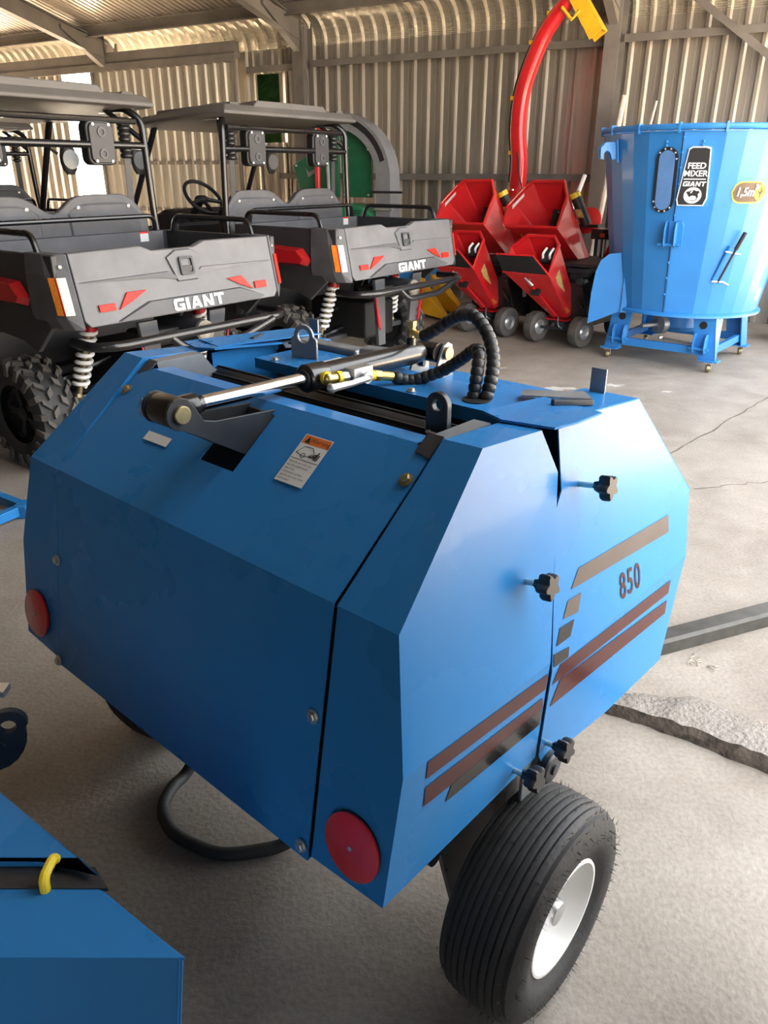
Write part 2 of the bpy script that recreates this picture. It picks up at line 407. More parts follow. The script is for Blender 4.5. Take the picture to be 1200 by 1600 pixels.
roof_me = sheet_mesh('roof_sheet', [(ne, ze, 0, 1), (NB - .2, ze + (ne - NB + .2) * math.tan(SLOPE), 0, 1)], 'sheet_metal', pitch=0.1, h=0.022) if False else None
def fine_profile(w=SHW, pitch=0.1, h=0.024):
    out = []; k = 0
    while k * pitch < w - 1e-6:
        s = k * pitch; out += [(s, 0), (s + .05, 0), (s + .062, h), (s + .088, h)]; k += 1
    out.append((w, 0)); return out
def roof_sheet():
    pr = fine_profile(); vs = []; fs = []
    pts = [(ne, ze), (NB - .2, ze + (ne - NB + .2) * math.tan(SLOPE))]
    for n, z in pts:
        for s, d in pr: vs.append((s, n + math.sin(SLOPE) * d, z + math.cos(SLOPE) * d))
    k = len(pr); fs = [(j, j + 1, k + j + 1, k + j) for j in range(k - 1)]
    me = bpy.data.meshes.new('roof_sheet'); me.from_pydata(vs, [], fs); me.materials.append(MATS['sheet_metal']); return me
roof_me = roof_sheet()
ceiling = struct(bpy.data.objects.new('ceiling', None)); COL.objects.link(ceiling)
def zroof(n): return ze + (ne - n) * math.tan(SLOPE)
DOOR0, DOOR1 = -12.35, -9.4           # sliding-door opening in the back wall
WIN0, WIN1, WINZ0, WINZ1 = -8.13, -7.66, 2.02, 2.92   # small unglazed window
NT = int((T1 - T0) / SHW + .5)
edges = [T1 - SHW * (i + 1) for i in range(NT)]
def strip(t0, t1, z0, z1, name='wall_sheet', parent=wall, n=WALL_N, m='sheet_metal'):
    w = t1 - t0
    me = sheet_mesh(name, [(n, z0, 1, 0), (n, z1, 1, 0)], m, w=w, pitch=0.2 if w >= .2 else w)
    put(me, name, parent, t0)
for t in edges:
    e = t + SHW
    put(eave_me, 'eave_sheet', ceiling, t); put(roof_me, 'roof_sheet', ceiling, t)
    if t >= WIN1 - 1e-6: put(wall_me, 'wall_sheet', wall, t)
    elif e > WIN1: strip(WIN1, e, 0, Z_EAVE)
    if e <= DOOR0 + 1e-6 and t >= -14.65: put(wall_me, 'wall_sheet', wall, t)  # sheets stop short: unseen opening added to let sunlight in
strip(DOOR1, WIN0, 0, Z_EAVE)
strip(max(t + SHW for t in edges if t + SHW <= DOOR0), DOOR0, 0, Z_EAVE)
strip(WIN0, WIN1, 0, WINZ0); strip(WIN0, WIN1, WINZ1, Z_EAVE)
t_ = DOOR0
while t_ < DOOR1 - 1e-6:
    strip(t_, min(t_ + .8, DOOR1), 3.12, Z_EAVE); t_ += .8
# other walls: closed left end and the long wall behind the camera; the right-hand end stands open to the yard
def plain_wall(name, a, c, h0, h1):
    d = c - a; L = d.length; n = int(L / .2); x = d.normalized(); nrm = Vector((-x.y, x.x, 0)); vs = []; fs = []; k = 0
    for i in range(n + 1):
        for s, dd in ((0, 0), (.12, 0), (.14, .036), (.18, .036)):
            q = min(i * .2 + s, L); p = a + x * q + nrm * dd; hh = h0 + (h1 - h0) * q / L
            vs += [(p.x, p.y, 0), (p.x, p.y, hh)]; k += 1
    fs = [(2 * i, 2 * i + 2, 2 * i + 3, 2 * i + 1) for i in range(k - 1)]
    return struct(MB().add(vs, fs).build(name, 'sheet_dark', smooth=0, recalc=False))
plain_wall('wall_left', bw(T0, NB), bw(T0, WALL_N), zroof(NB), 3.4)
plain_wall('wall_front', bw(T1, NB), bw(T0, NB), zroof(NB), zroof(NB))
plain_wall('wall_right_added', bw(T1, 1.25), bw(T1, -1.2), zroof(1.25), zroof(-1.2))  # unseen wall, added to keep light off the baler's rear
plain_wall('wall_right_added', bw(T1, -2.0), bw(T1, NB), zroof(-2.0), zroof(NB))
struct(MB().prism([bw(T1, -1.2, 2.3), bw(T1, -2.0, 2.3), bw(T1, -2.0, zroof(-2.0)), bw(T1, -1.2, zroof(-1.2))], bw(.02, 0)).build('wall_right_added', 'sheet_dark', smooth=0))  # lintel of an unseen doorway added to light the foreground
# steel frame: columns, rafters, purlins, girts
def ibeam(p0, p1, w, h, upv, tf=.012):
    p0, p1 = Vector(p0), Vector(p1); d = (p1 - p0).normalized(); u = Vector(upv); x = d.cross(u).normalized(); u = x.cross(d).normalized()
    b = MB(); b.bar(p0 + u * (h / 2 - tf / 2), p1 + u * (h / 2 - tf / 2), w, tf, u); b.bar(p0 - u * (h / 2 - tf / 2), p1 - u * (h / 2 - tf / 2), w, tf, u); b.bar(p0, p1, tf, h - 2 * tf, u)
    return b
nvec = bw(0, 1); tvec = bw(1, 0)
for t, zb in ((-7.07, 0), (-2.77, 0), (.3, 0), (-10.84, 3.3), (-15.1, 0)):
    ibeam(bw(t, 9.98, zb), bw(t, 9.98, 3.66), .17, .26, nvec).build('column', 'beam_grey', wall, smooth=0)
    n0, n1 = 9.95, NB + .2
    ibeam(bw(t, n0, zroof(n0) - .22), bw(t, n1, zroof(n1) - .22), .13, .24, (0, 0, 1)).build('rafter', 'beam_grey', ceiling, smooth=0)
    hz = MB(); hz.prism([bw(t - .05, 9.85, 3.12), bw(t - .05, 9.85, 3.5), bw(t - .05, 9.1, 3.62), bw(t - .05, 9.1, 3.56)], tvec * .1)
    hz.build('haunch', 'beam_grey', ceiling, smooth=0)
for i, n in enumerate((9.58, 8.2, 6.8, 5.4, 4.0, 2.6, 1.2, -.2, -1.6, -3.0, -4.4, -5.8)):
    z = zroof(n) - .085
    b = MB(); b.bar(bw(T0, n, z), bw(T1, n, z), .012, .15); b.bar(bw(T0, n - .03, z - .07), bw(T1, n - .03, z - .07), .06, .012); b.bar(bw(T0, n - .03, z + .07), bw(T1, n - .03, z + .07), .06, .012)
    b.build('purlin', 'beam_grey', ceiling, smooth=0)
def girt(t0, t1, z):
    b = MB(); b.bar(bw(t0, 10.10, z), bw(t1, 10.10, z), .16, .01); b.bar(bw(t0, 10.03, z - .035), bw(t1, 10.03, z - .035), .012, .08)
    return b.build('girt', 'beam_grey', wall, smooth=0)
for z in (1.60, 3.02):
    for a, c in ((-2.68, .2), (-6.98, -2.86)): girt(a, c, z + (.02 if a > -3 else 0))
girt(-8.1, -7.16, 3.0); girt(-7.6, -7.16, 1.6)
# diagonal wind brace on the right-hand bay
MB().bar(bw(-2.2, 9.93, 3.5), bw(.25, 9.93, 1.75), .06, .07).build('brace', 'beam_grey', wall, smooth=0)
# thin cable down the column
MB().tube(spline([bw(-6.93, 9.84, 3.4), bw(-6.94, 9.83, 3.0), bw(-6.90, 9.84, 2.7), bw(-6.95, 9.83, 2.2), bw(-6.93, 9.84, 1.0)], 5), .010, 5).build('cable', 'beam_grey', wall)
# sliding door: header track and the door leaf parked to the right
hd = MB(); hd.bar(bw(-16.5, 9.90, 3.22), bw(-8.16, 9.90, 3.22), .10, .20)
hd.bar(bw(-16.5, 9.84, 3.12), bw(-8.16, 9.84, 3.12), .02, .10); hd.build('door_track', 'beam_grey', wall, smooth=0)
door = struct(bpy.data.objects.new('door_1', None)); COL.objects.link(door)
for k in range(4):
    t = -11.15 + k * .74
    me = sheet_mesh('door_sheet', [(9.90, .05, 1, 0), (9.90, 3.12, 1, 0)], 'sheet_galv', w=.74, pitch=.185)
    put(me, 'door_sheet', door, t)
fr = MB()
for z in (.08, 1.05, 1.75, 3.09): fr.bar(bw(-11.15, 9.875, z), bw(-8.2, 9.875, z), .035, .05)
for t in (-11.15, -8.2): fr.bar(bw(t, 9.875, .05), bw(t, 9.875, 3.12), .05, .04, nvec)
fr.build('door_frame', 'beam_grey', door, smooth=0)
# hedge outside the little window
hb = MB()
for i in range(60):
    hb.ball(bw(random.uniform(-10.6, -5.2), random.uniform(12.6, 13.6), random.uniform(.4, 5.2)), random.uniform(.6, .95), 10)
tag(hb.build('hedge', 'foliage'), 'dark green hedge seen through the small window opening', 'hedge')
# ================================================================== round baler
BY = R(41.5265)
bal = thing('round_baler', 'blue round baler with black knobs, red reflectors and 850 on its side', 'baler', (-0.4004, 1.3047, 0), -BY)
def mir(p): return (-p[0], p[1], p[2])
def su(z): return 0.7733 - 0.2014 * z if z >= .8205 else 0.608 - 0.028 * (.8205 - z)
T = (.522, .250, 1.248); Ti = (.445, .250, 1.246); F1 = (.525, .4256, 1.236); F1i = (.445, .36, 1.236)
F2 = (su(1.15), .468, 1.15); F3 = (su(.808) + .0, .389, .808); F4 = (.601, .381, .582)
Mv = (.608, -.039, .825); Cv = (.601, -.076, .582); Bv = (.564, 0, 1.039); Bi = (.4405, 0, 1.039); Ci = (.4405, -.079, .577)
Fs = (.45, .46, 1.236)
def rear_shell(sgn):
    b = MB(); V = [T, Ti, F1, F1i, F2, F3, F4, Mv, Cv, Bv, Bi, Ci, Fs]
    V = [(sgn * x, y, z) for x, y, z in V]
    F = [(0, 2, 4, 5, 7, 9), (7, 5, 6, 8), (0, 9, 10, 1), (9, 7, 8, 11, 10), (0, 1, 3, 12, 2)]
    if sgn > 0: F = [tuple(reversed(f)) for f in F]
    b.add(V, F); 
    return b.build('rear_side_panel', 'blue', bal, smooth=0, solid=.004)
rs = rear_shell(1); lsd = rear_shell(-1)
# inner return of the left frame (seen bright beside the lid)
for s in (-1, 1):
    b = MB(); b.plate([(s * .4405, 0, 1.036), (s * .445, .25, 1.243), (s * .445, .36, 1.233), (s * .445, .36, 1.08), (s * .4405, .05, .98)], .003)
    b.build('frame_return', 'blue', bal, smooth=0)
for s in (-1, 1):                     # dark strip added to block light through the lid's side gap
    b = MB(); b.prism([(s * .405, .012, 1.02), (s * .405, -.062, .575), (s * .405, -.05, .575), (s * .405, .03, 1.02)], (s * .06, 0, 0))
    b.prism([(s * .405, .012, 1.02), (s * .405, .235, 1.205), (s * .405, .235, 1.18), (s * .405, .03, 1.0)], (s * .06, 0, 0)); b.build('gap_backing', 'chamber_black', bal, smooth=0)
# front side panels
def sf(z): return .7733 - .2014 * z if z >= .785 else .7733 - .2014 * .785 - .028 * (.785 - z)
def fpu(z): return sf(z) - .0045
fp = [(.490, 1.222), (.604, 1.216), (.611, 1.226), (.82, 1.208), (1.07, .941), (1.035, .785)]
fl = [(1.035, .785), (1.030, .754), (1.003, .49), (.701, .505), (.546, .528), (.400, .56), (.3865, .585), (.3935, .785)]
for s in (1, -1):
    b = MB(); up_ = [(s * fpu(z), v, z) for v, z in fp] + [(s * fpu(.785), .3935, .785), (s * fpu(1.08), .4565, 1.08), (s * fpu(1.11), .482, 1.11)]
    lo = [(s * fpu(z), v, z) for v, z in fl]
    top = [(s * fpu(1.226), .611, 1.226), (s * fpu(1.208), .82, 1.208), (s * .40, .82, 1.208), (s * .40, .66, 1.222)]
    fr = [(s * fpu(1.208), .82, 1.208), (s * fpu(.941), 1.07, .941), (s * .40, 1.07, .941), (s * .40, .82, 1.208)]
    fr2 = [(s * fpu(.941), 1.07, .941), (s * fpu(.49), 1.003, .49), (s * .40, 1.003, .49), (s * .40, 1.07, .941)]
    for P in (up_, lo, top, fr, fr2):
        o = len(b.v); b.v += P; b.f.append(tuple(range(o, o + len(P))) if s < 0 else tuple(reversed(range(o, o + len(P)))))
    pan = b.build('front_side_panel', 'blue', bal, smooth=0, solid=.003)
    if s > 0: fpan = pan
# cap plates bridging front and rear frames (rear edge lifted a little)
for s in (1, -1):
    b = MB(); V = [(.40, .425, 1.247), (.455, .405, 1.246), (.545, .435, 1.243), (.553, .50, 1.240), (.545, .612, 1.231), (.40, .645, 1.228)]
    V = [(s * x, y, z) for x, y, z in V]; b.add(V, [tuple(range(6)) if s > 0 else tuple(reversed(range(6)))])
    b.build('cap_plate', 'blue', bal, smooth=0, solid=.004)
    MB().bar((s * .452, .585, 1.238), (s * .50, .66, 1.232), .012, .012).build('latch_bar', 'dark_steel', bal, smooth=0, bevel=.002)
    MB().box((s * .44, .80, 1.235), (.035, .004, .06)).build('stop_tab', 'grey_steel', bal, smooth=0)
    MB().plate([(s * .36, .62, 1.226), (s * .48, .70, 1.224), (s * .44, .74, 1.224), (s * .34, .66, 1.226)], .003).build('shim_plate', 'grey_steel', bal, smooth=0)
# tailgate lid with a slot for the ram bracket
k_ = .209 / .2530
def rz(v): return 1.039 + v * .764
us = [-.4335, -.050, .055, .4335]; vs_ = [0, .113, .225, .246]
b = MB(); grid = {}
off = .004
for i, u in enumerate(us):
    for j, v in enumerate(vs_):
        uu = u if not (j == 3 and abs(u) > .4) else math.copysign(.392, u)
        if j == 2 and abs(u) > .4: uu = math.copysign(.4335, u)
        grid[i, j] = len(b.v); b.v.append((uu, v - off * .64, rz(v) + off * .77))
for i in range(3):
    for j in range(3):
        if i == 1 and j == 1: continue
        b.f.append((grid[i, j], grid[i + 1, j], grid[i + 1, j + 1], grid[i, j + 1]))
lo0 = len(b.v); b.v += [(-.4335, -.0835, .566), (.4335, -.0835, .566)]
b.f.append((lo0, lo0 + 1, grid[3, 0], grid[2, 0], grid[1, 0], grid[0, 0]))
# folded top flange and bottom flange
f0 = len(b.v); b.v += [(-.385, .288, rz(.246) + .001), (.385, .288, rz(.246) + .001)]
b.f.append((grid[0, 3], grid[1, 3], grid[2, 3], grid[3, 3], f0 + 1, f0))
f1 = len(b.v); b.v += [(-.4335, -.03, .562), (.4335, -.03, .562)]
b.f.append((lo0 + 1, lo0, f1, f1 + 1))
lid = b.build('tailgate_lid', 'blue', bal, smooth=0, solid=.003)
NU = Vector((0, -.191, .25)).normalized(); NL = Vector((0, -.46, .079)).normalized()
for u, v in ((-.4203, .189), (.4205, .1875)):
    bolt(lid, Vector((u, v, rz(v))) + NU * .006, NU, .0095)
def rl(z): return (z - 1.039) * .079 / .459
for u, z in ((-.432, .829), (-.4296, .5756), (.4171, .838), (.4193, .589)):
    bolt(lid, Vector((u, rl(z), z)) + NL * .005, NL, .0095, 'zinc')
for s in (-1, 1):                     # catch plates at the lid's upper corners
    b = MB(); b.plate([(s * .404, .228, rz(.228) + .005), (s * .437, .224, rz(.224) + .005), (s * .437, .262, 1.243), (s * .404, .262, 1.243)], .004)
    b.build('catch_plate', 'dark_steel', bal, smooth=0)
    b = MB(); b.prism([(s * .405, v, z) for v, z in ((.262, 1.238), (.39, 1.238), (.42, 1.20), (.46, 1.17), (.46, 1.06), (.30, 1.06))], (s * .004, 0, 0)); b.box((s * .424, .325, 1.238), (.036, .13, .004))
    b.build('end_plate', 'grey_steel', bal, smooth=0)
for s in (-1, 1):                     # red round reflectors on the rear frame
    c = Vector((s * .532, rl(.66), .66))
    rf = MB().lathe([(.055, .004), (.0585, .006), (.0585, .010), (.054, .0125), (.0, .0128)], c, NL, 40).build('reflector', 'red_reflector', bal)
    lab(rf, 'round red reflector')
    MB().lathe([(.0042, .012), (.0042, .0145), (.001, .0155)], c, NL, 10).build('rivet', 'zinc', rf)
for s in (-1, 1):                     # dark backing added as the shade in the joint of front and rear side panels
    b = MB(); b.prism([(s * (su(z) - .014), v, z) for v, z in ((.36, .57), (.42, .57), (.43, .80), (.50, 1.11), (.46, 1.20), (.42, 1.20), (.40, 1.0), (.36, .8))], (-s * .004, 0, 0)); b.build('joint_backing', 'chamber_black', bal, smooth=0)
MB().box((0, .70, .86), (.86, .006, .68)).build('front_baffle', 'chamber_black', bal, smooth=0)  # black plate added to block the bright view through the chamber
# decals on the side panels
def dpts(pts, o=.0045, s=1, f=su): return [(s * (f(z) + o), v, z) for v, z in pts]
D = dict(
 decal_grey=[[(.52, .946), (.942, .919), (.938, .878), (.485, .915)], [(.47, .898), (.522, .895), (.504, .861), (.448, .87)]],
 decal_black=[[(.434, .858), (.488, .853), (.468, .826), (.415, .828)], [(.403, .817), (.461, .807), (.454, .788), (.400, .792)]],
 decal_red=[[(.423, .787), (.957, .749), (.959, .711), (.400, .752)], [(.432, .748), (.961, .69), (.966, .65), (.403, .698)]])
for mname, polys in D.items():
    for P in polys: polydecal('stripe', mname, fpan, dpts(P, -.0032, 1, sf))
for mname, P in (('decal_red', [(.02, .820), (.383, .786), (.383, .750), (.017, .787)]), ('decal_red', [(.017, .77), (.375, .734), (.381, .708), (.091, .724), (.015, .731)]), ('decal_black', [(.089, .7235), (.381, .7075), (.378, .668), (.075, .695)])):
    polydecal('stripe', mname, rs, dpts(P, .0012))
tv, tf = text2d('850', .082, bold=.0008, sx=.74, spacing=1.15)
def d850(x, y):
    v = .731 + x; z = .835 - .06 * x + y
    return (sf(z) - .0030, v, z)
decal('number_decal', 'decal_red', fpan, tv, tf, d850)
# star knobs
def star_knob(v, z, length=.035):
    p = Vector((su(z), v, z)); ax = Vector((1, 0, .15)).normalized()
    b = MB()
    prof = []
    for k in range(40):
        a = 2 * PI * k / 40; prof.append(.021 + .005 * math.cos(5 * a))
    x = ax.cross(Vector((0, 0, 1))).normalized(); y = ax.cross(x)
    rings = []
    for h, sc in ((0, .35), (.012, .5), (.014, .9), (.018, 1.0), (.032, 1.0), (.036, .9)):
        rings.append([p + ax * (length - .014 + h) + (x * math.cos(2 * PI * k / 40) + y * math.sin(2 * PI * k / 40)) * prof[k] * sc for k in range(40)])
    b.loft(rings); kb = b.build('star_knob', 'black_plastic', bal, smooth=40)
    MB().cyl(p - ax * .005, p + ax * (length - .005), .0055, n=10).build('stud', 'zinc', kb)
for v, z, l_ in ((.333, .992, .032), (.548, 1.105, .042), (.413, .600, .034), (.300, .605, .034)): star_knob(v, z, l_)
# front hood plate with rear flange, hose hole collar, bolts
b = MB(); b.add([(-.36, .515, 1.215), (.40, .515, 1.215), (.40, .665, 1.215), (-.36, .69, 1.215), (-.36, .515, 1.19), (.40, .515, 1.185)], [(0, 1, 2, 3), (4, 5, 1, 0)])
hood = b.build('hood_plate', 'blue', bal, smooth=0, solid=.003)
MB().lathe([(.030, 0), (.030, .003), (.0, .0031)], (.287, .568, 1.2145), (0, 0, 1), 20).build('hose_hole', 'chamber_black', hood)
for u, v in ((.143, .53), (-.30, .53)): bolt(hood, (u, v, 1.216), (0, 0, 1), .008, 'zinc')
polydecal('warning_sticker', 'sticker_white', hood, [(-.20, .58, 1.2158), (-.06, .58, 1.2158), (-.06, .66, 1.2158), (-.20, .66, 1.2158)])
polydecal('warning_band', 'sticker_orange', hood, [(-.20, .578, 1.2161), (-.06, .578, 1.2161), (-.06, .592, 1.2161), (-.20, .592, 1.2161)])
# left inner box panels by the lifting eye
b = MB(); b.plate([(-.53, .47, 1.243), (-.42, .45, 1.243), (-.40, .70, 1.234), (-.41, .80, 1.226), (-.53, .80, 1.226)], .003)
b.build('cover_flap', 'blue', bal, smooth=0)
MB().prism([(-.425, .43, 1.232), (-.425, .64, 1.228), (-.425, .64, 1.06), (-.425, .50, 1.06), (-.425, .43, 1.12)], (.004, 0, 0)).build('inner_web', 'blue', bal, smooth=0)
MB().box((-.33, .72, 1.205), (.30, .05, .05)).build('cross_channel', 'grey_steel', bal, smooth=0, bevel=.006)
MB().cyl((-.12, .74, 1.225), (-.02, .78, 1.215), .016, n=16).build('roller_stub', 'black_paint', bal)
MB().box((-.10, .70, 1.225), (.10, .05, .045), rz=.2).build('bearing_housing', 'grey_steel', bal, smooth=0, bevel=.01)
# lifting eye on the hood and hinge lug on the lid side
def eye_outline(w, h, r, n=24):
    out = []
    for k in range(n):
        a = 2 * PI * k / n
        x, y = math.cos(a), math.sin(a)
        if y > -.05: out.append((r * x, h - r + r * y))
        else:
            out.append((w / 2 * (1 if x > 0 else -1) * min(1, abs(x) * 1.6), max(0.0, (h - r) * (1 + y * 1.25))))
    return out
def lug(u, v, z0, h, r, ri, th, m, exv=(1, 0, 0), name='lug', w=None):
    n = 32; out = []; inn = []
    hh = h - r; W = w or 2 * r
    for k in range(n):
        a = 2 * PI * k / n; c, s_ = math.cos(a), math.sin(a)
        inn.append((ri * c, hh + ri * s_))
        if s_ >= 0: out.append((r * c, hh + r * s_))
        else:
            t = max(abs(c) / (W / 2), -s_ / hh); out.append((c / t, hh + s_ / t))
    ex = Vector(exv).normalized(); return MB().ringplate(out, inn, Vector((u, v, z0)), ex, Vector((0, 0, 1)), th).build(name, m, bal, smooth=40, bevel=.0015)
lg = lug(.372, .335, 1.212, .085, .024, .0105, .013, 'dark_steel', name='hinge_lug')
wl = MB()
for i in range(7): wl.ball((.352 + i * .0065, .325, 1.220 + random.uniform(-.002, .003)), .005, 8)
wl.build('weld_bead', 'weld', lg)
lug(-.262, .60, 1.214, .085, .028, .017, .008, 'grey_steel', exv=(1, .25, 0), name='lifting_eye', w=.075)
MB().lathe([(.009, 0), (.009, .002), (0, .0022)], (-.292, .591, 1.23), (.24, -.97, 0), 16).build('eye_hole', 'chamber_black', bal)
MB().box((-.30, .612, 1.245), (.05, .02, .006), rz=.25).build('eye_gusset', 'dark_steel', bal, smooth=0)
# hydraulic ram
ram_z0, ram_z1 = 1.259, 1.249
def rp(v): return (.008, v, ram_z0 + (ram_z1 - ram_z0) * (v - .018) / .72)
cyl = MB().lathe([(.0255, 0), (.0255, .30), (.024, .335), (.018, .345)], rp(.385), Vector(rp(.72)) - Vector(rp(.385)), 28).build('ram_barrel', 'black_paint', bal)
MB().lathe([(.013, 0), (.026, 0), (.0295, .003), (.0295, .052), (.027, .056), (.0255, .058)], rp(.345), (0, 1, -.014), 28).build('ram_gland', 'black_paint', cyl)
MB().lathe([(.012, 0), (.0195, .0), (.0205, .004), (.0205, .006)], rp(.341), (0, 1, -.014), 24).build('wiper_ring', 'rubber', cyl)
MB().cyl(rp(.05), rp(.36), .0140, n=24).build('ram_rod', 'chrome', bal)
ey = MB().lathe([(.020, .0), (.022, .004), (.022, .030), (.0165, .036), (.016, .045)], rp(.042), (0, 1, -.014), 24)
ey.lathe([(.0, -.029), (.026, -.029), (.029, -.026), (.029, .0185), (.026, .029), (.0, .029)], rp(.018), (1, 0, 0), 28)
ey.build('rod_eye', 'black_paint', bal, smooth=40)
def bracket(u0, name):
    # cheek plate in the v-z plane: rounded nose round the pin, running down through the slot
    c = Vector((u0, .018, 1.259)); pts = []
    for k in range(9):
        a = R(90 + k * 22.5); pts.append((u0, c.y + .030 * math.cos(a), c.z + .030 * math.sin(a)))
    pts += [(u0, .06, 1.205), (u0, .150, 1.150), (u0, .226, 1.190), (u0, .231, 1.222), (u0, .09, 1.231), (u0, .064, 1.238), (u0, .050, 1.262), (u0, .034, 1.284)]
    return MB().prism(pts, (.006, 0, 0)).build(name, 'dark_steel', bal, smooth=0, bevel=.001)
bracket(.040, 'bracket_cheek'); bracket(-.034, 'bracket_cheek')
MB().prism([(-.03, .205, 1.15), (-.03, .23, 1.19), (-.03, .231, 1.218), (-.03, .222, 1.215)], (.072, 0, 0)).build('bracket_back', 'dark_steel', bal, smooth=0)
pin = MB().lathe([(.0135, -.05), (.0135, .046), (.0165, .046), (.0165, .052), (.015, .0535), (.0, .054)], (0, .018, 1.259), (1, 0, 0), 22).build('pin', 'gold_zinc', bal)
ck = MB(); ck.tube([(-.052, .005, 1.272), (-.058, .0, 1.262), (-.056, .0, 1.24)], .0015, 6); ck.build('cotter_pin', 'zinc', pin)
# rear pivot cheeks of the ram on the front beam
for u0 in (.042, -.034):
    MB().prism([(u0, .735, 1.16), (u0, .725, 1.18), (u0, .765, 1.262), (u0, .782, 1.270), (u0, .800, 1.262), (u0, .81, 1.16)], (.007, 0, 0)).build('pivot_cheek', 'grey_steel', bal, smooth=0, bevel=.001)
MB().lathe([(.013, -.05), (.013, .054), (.016, .054), (.016, .060), (0, .061)], (0, .775, 1.244), (1, 0, 0), 20).build('pivot_pin', 'gold_zinc', bal)
MB().lathe([(.0, -.03), (.024, -.03), (.024, .03), (0, .03)], (.008, .762, 1.245), (1, 0, 0), 22).build('barrel_eye', 'black_paint', cyl)
MB().box((0, .80, 1.14), (.9, .10, .09)).build('front_beam', 'blue', bal, smooth=0, bevel=.004)
# fittings, shut-off valve and the two wrapped hoses
fit = MB().lathe([(.012, 0), (.012, .020), (.009, .022), (.009, .0185)], (.008, .690, 1.268), (0, 0, 1), 16).build('port_boss', 'black_paint', cyl)
bj = MB(); bj.lathe([(.0095, .0), (.0095, .0185), (.013, .028), (.013, .038), (0, .039)], (.008, .690, 1.290), (0, 0, 1), 6); bj.lathe([(.012, .004), (.012, .020)], (.008, .690, 1.290), (0, 0, 1), 16); bj.build('banjo_bolt', 'gold_zinc', fit)
bj = MB(); bj.cyl((.014, .688, 1.303), (.040, .674, 1.303), .0075, n=12); bj.cyl((.040, .674, 1.303), (.072, .657, 1.303), .0095, n=12); bj.build('hose_ferrule', 'brass', fit)
def hose(path, name, r=.0125):
    P = spline(path, 14); core = MB().tube(P, r * .86, 10).build(name, 'rubber', bal)
    # spiral wrap: overlapping beads along the hose
    L = [0]
    for i in range(1, len(P)): L.append(L[-1] + (P[i] - P[i - 1]).length)
    tot = L[-1]; pitch = .0165; k = int(tot / pitch); b = MB()
    def at(s):
        for i in range(1, len(P)):
            if L[i] >= s: return P[i - 1].lerp(P[i], (s - L[i - 1]) / max(1e-9, L[i] - L[i - 1])), (P[i] - P[i - 1]).normalized()
        return P[-1], (P[-1] - P[-2]).normalized()
    for i in range(k):
        p, d = at((i + .5) * pitch); tl = Vector((random.uniform(-.12, .12), random.uniform(-.12, .12), 0)); d = (d + tl * .6).normalized()
        b.lathe([(r * .92, -pitch * .56), (r * 1.13, -pitch * .34), (r * 1.17, 0), (r * 1.10, pitch * .36), (r * .92, pitch * .56)], p, d, 12, caps=False)
    b.build('spiral_guard', 'black_plastic', core, smooth=60)
    return core
hose([(.066, .660, 1.303), (.10, .662, 1.322), (.13, .668, 1.342), (.17, .662, 1.363), (.21, .656, 1.366), (.25, .648, 1.337), (.28, .630, 1.297), (.295, .606, 1.256), (.298, .578, 1.20)], 'upper_hose')
hose([(.078, .548, 1.232), (.10, .585, 1.222), (.15, .622, 1.243), (.20, .626, 1.276), (.24, .618, 1.304), (.262, .604, 1.303), (.272, .586, 1.264), (.274, .572, 1.20)], 'lower_hose', .0120)
v1 = MB(); v1.ball((.050, .372, 1.257), .0135, 12); v1.cyl((.03, .372, 1.257), (.055, .372, 1.257), .011, n=14); v1.cyl((.052, .374, 1.257), (.056, .400, 1.256), .011, n=14); v1.build('elbow_fitting', 'brass', bal)
for q0, q1, r_ in (((.056, .390, 1.257), (.056, .402, 1.256), .0132), ((.042, .372, 1.258), (.050, .372, 1.258), .0142), ((.064, .478, 1.246), (.065, .496, 1.244), .0112)): MB().cyl(q0, q1, r_, n=14).build('plastic_ring', 'yellow_plastic', bal)
v1 = MB(); v1.cyl((.056, .402, 1.256), (.058, .422, 1.254), .013, n=6); v1.box((.062, .452, 1.256), (.030, .058, .030)); v1.cyl((.064, .468, 1.249), (.064, .480, 1.247), .011, n=6)
vb = v1.build('ball_valve', 'silver', bal, smooth=30, bevel=.0015)
h_ = MB(); h_.cyl((.076, .452, 1.253), (.094, .452, 1.250), .0075, n=12); h_.cyl((.086, .452, 1.251), (.090, .452, 1.251), .013, n=16); h_.tube([(.090, .452, 1.250), (.092, .400, 1.249), (.091, .345, 1.250)], [.0065, .007, .0085], 10); h_.ball((.091, .342, 1.250), .0105, 12); h_.build('valve_handle', 'silver', vb)
v1 = MB(); v1.cyl((.065, .496, 1.244), (.068, .512, 1.241), .0125, n=6); v1.cyl((.068, .512, 1.241), (.075, .545, 1.234), .0105, n=14); v1.build('hose_coupling', 'brass', bal)
# warning sticker on the lid: paper, orange band, drawing and lines of text
su_c = Vector((.199, .166, rz(.166))) + NU * .0078
sx_ = Vector((1, 0, 0)); sy_ = Vector((0, .25, .191)).normalized()
def onlid(x, y, o=0.0): return su_c + sx_ * x + sy_ * y + NU * o
skew = -.16
def ol(x, y, o=0.0): return tuple(onlid(x, y, o))
stk = polydecal('warning_sticker', 'sticker_white', lid, [ol(-.036, -.052), ol(.036, -.052), ol(.036, .054), ol(-.036, .054)])
polydecal('sticker_border', 'ink', stk, [ol(-.034, .0005, .0003), ol(.034, .0005, .0003), ol(.034, -.0008, .0003), ol(-.034, -.0008, .0003)])
polydecal('warning_band', 'sticker_orange', stk, [ol(-.034, .034, .0003), ol(.034, .034, .0003), ol(.034, .052, .0003), ol(-.034, .052, .0003)])
polydecal('warning_triangle', 'ink', stk, [ol(-.028, .036, .0006), ol(-.014, .036, .0006), ol(-.021, .050, .0006)])
tv, tf = text2d('Warning', .0145); decal('warning_word', 'ink', stk, tv, tf, lambda x, y: ol(x + .010, y + .043, .0006))
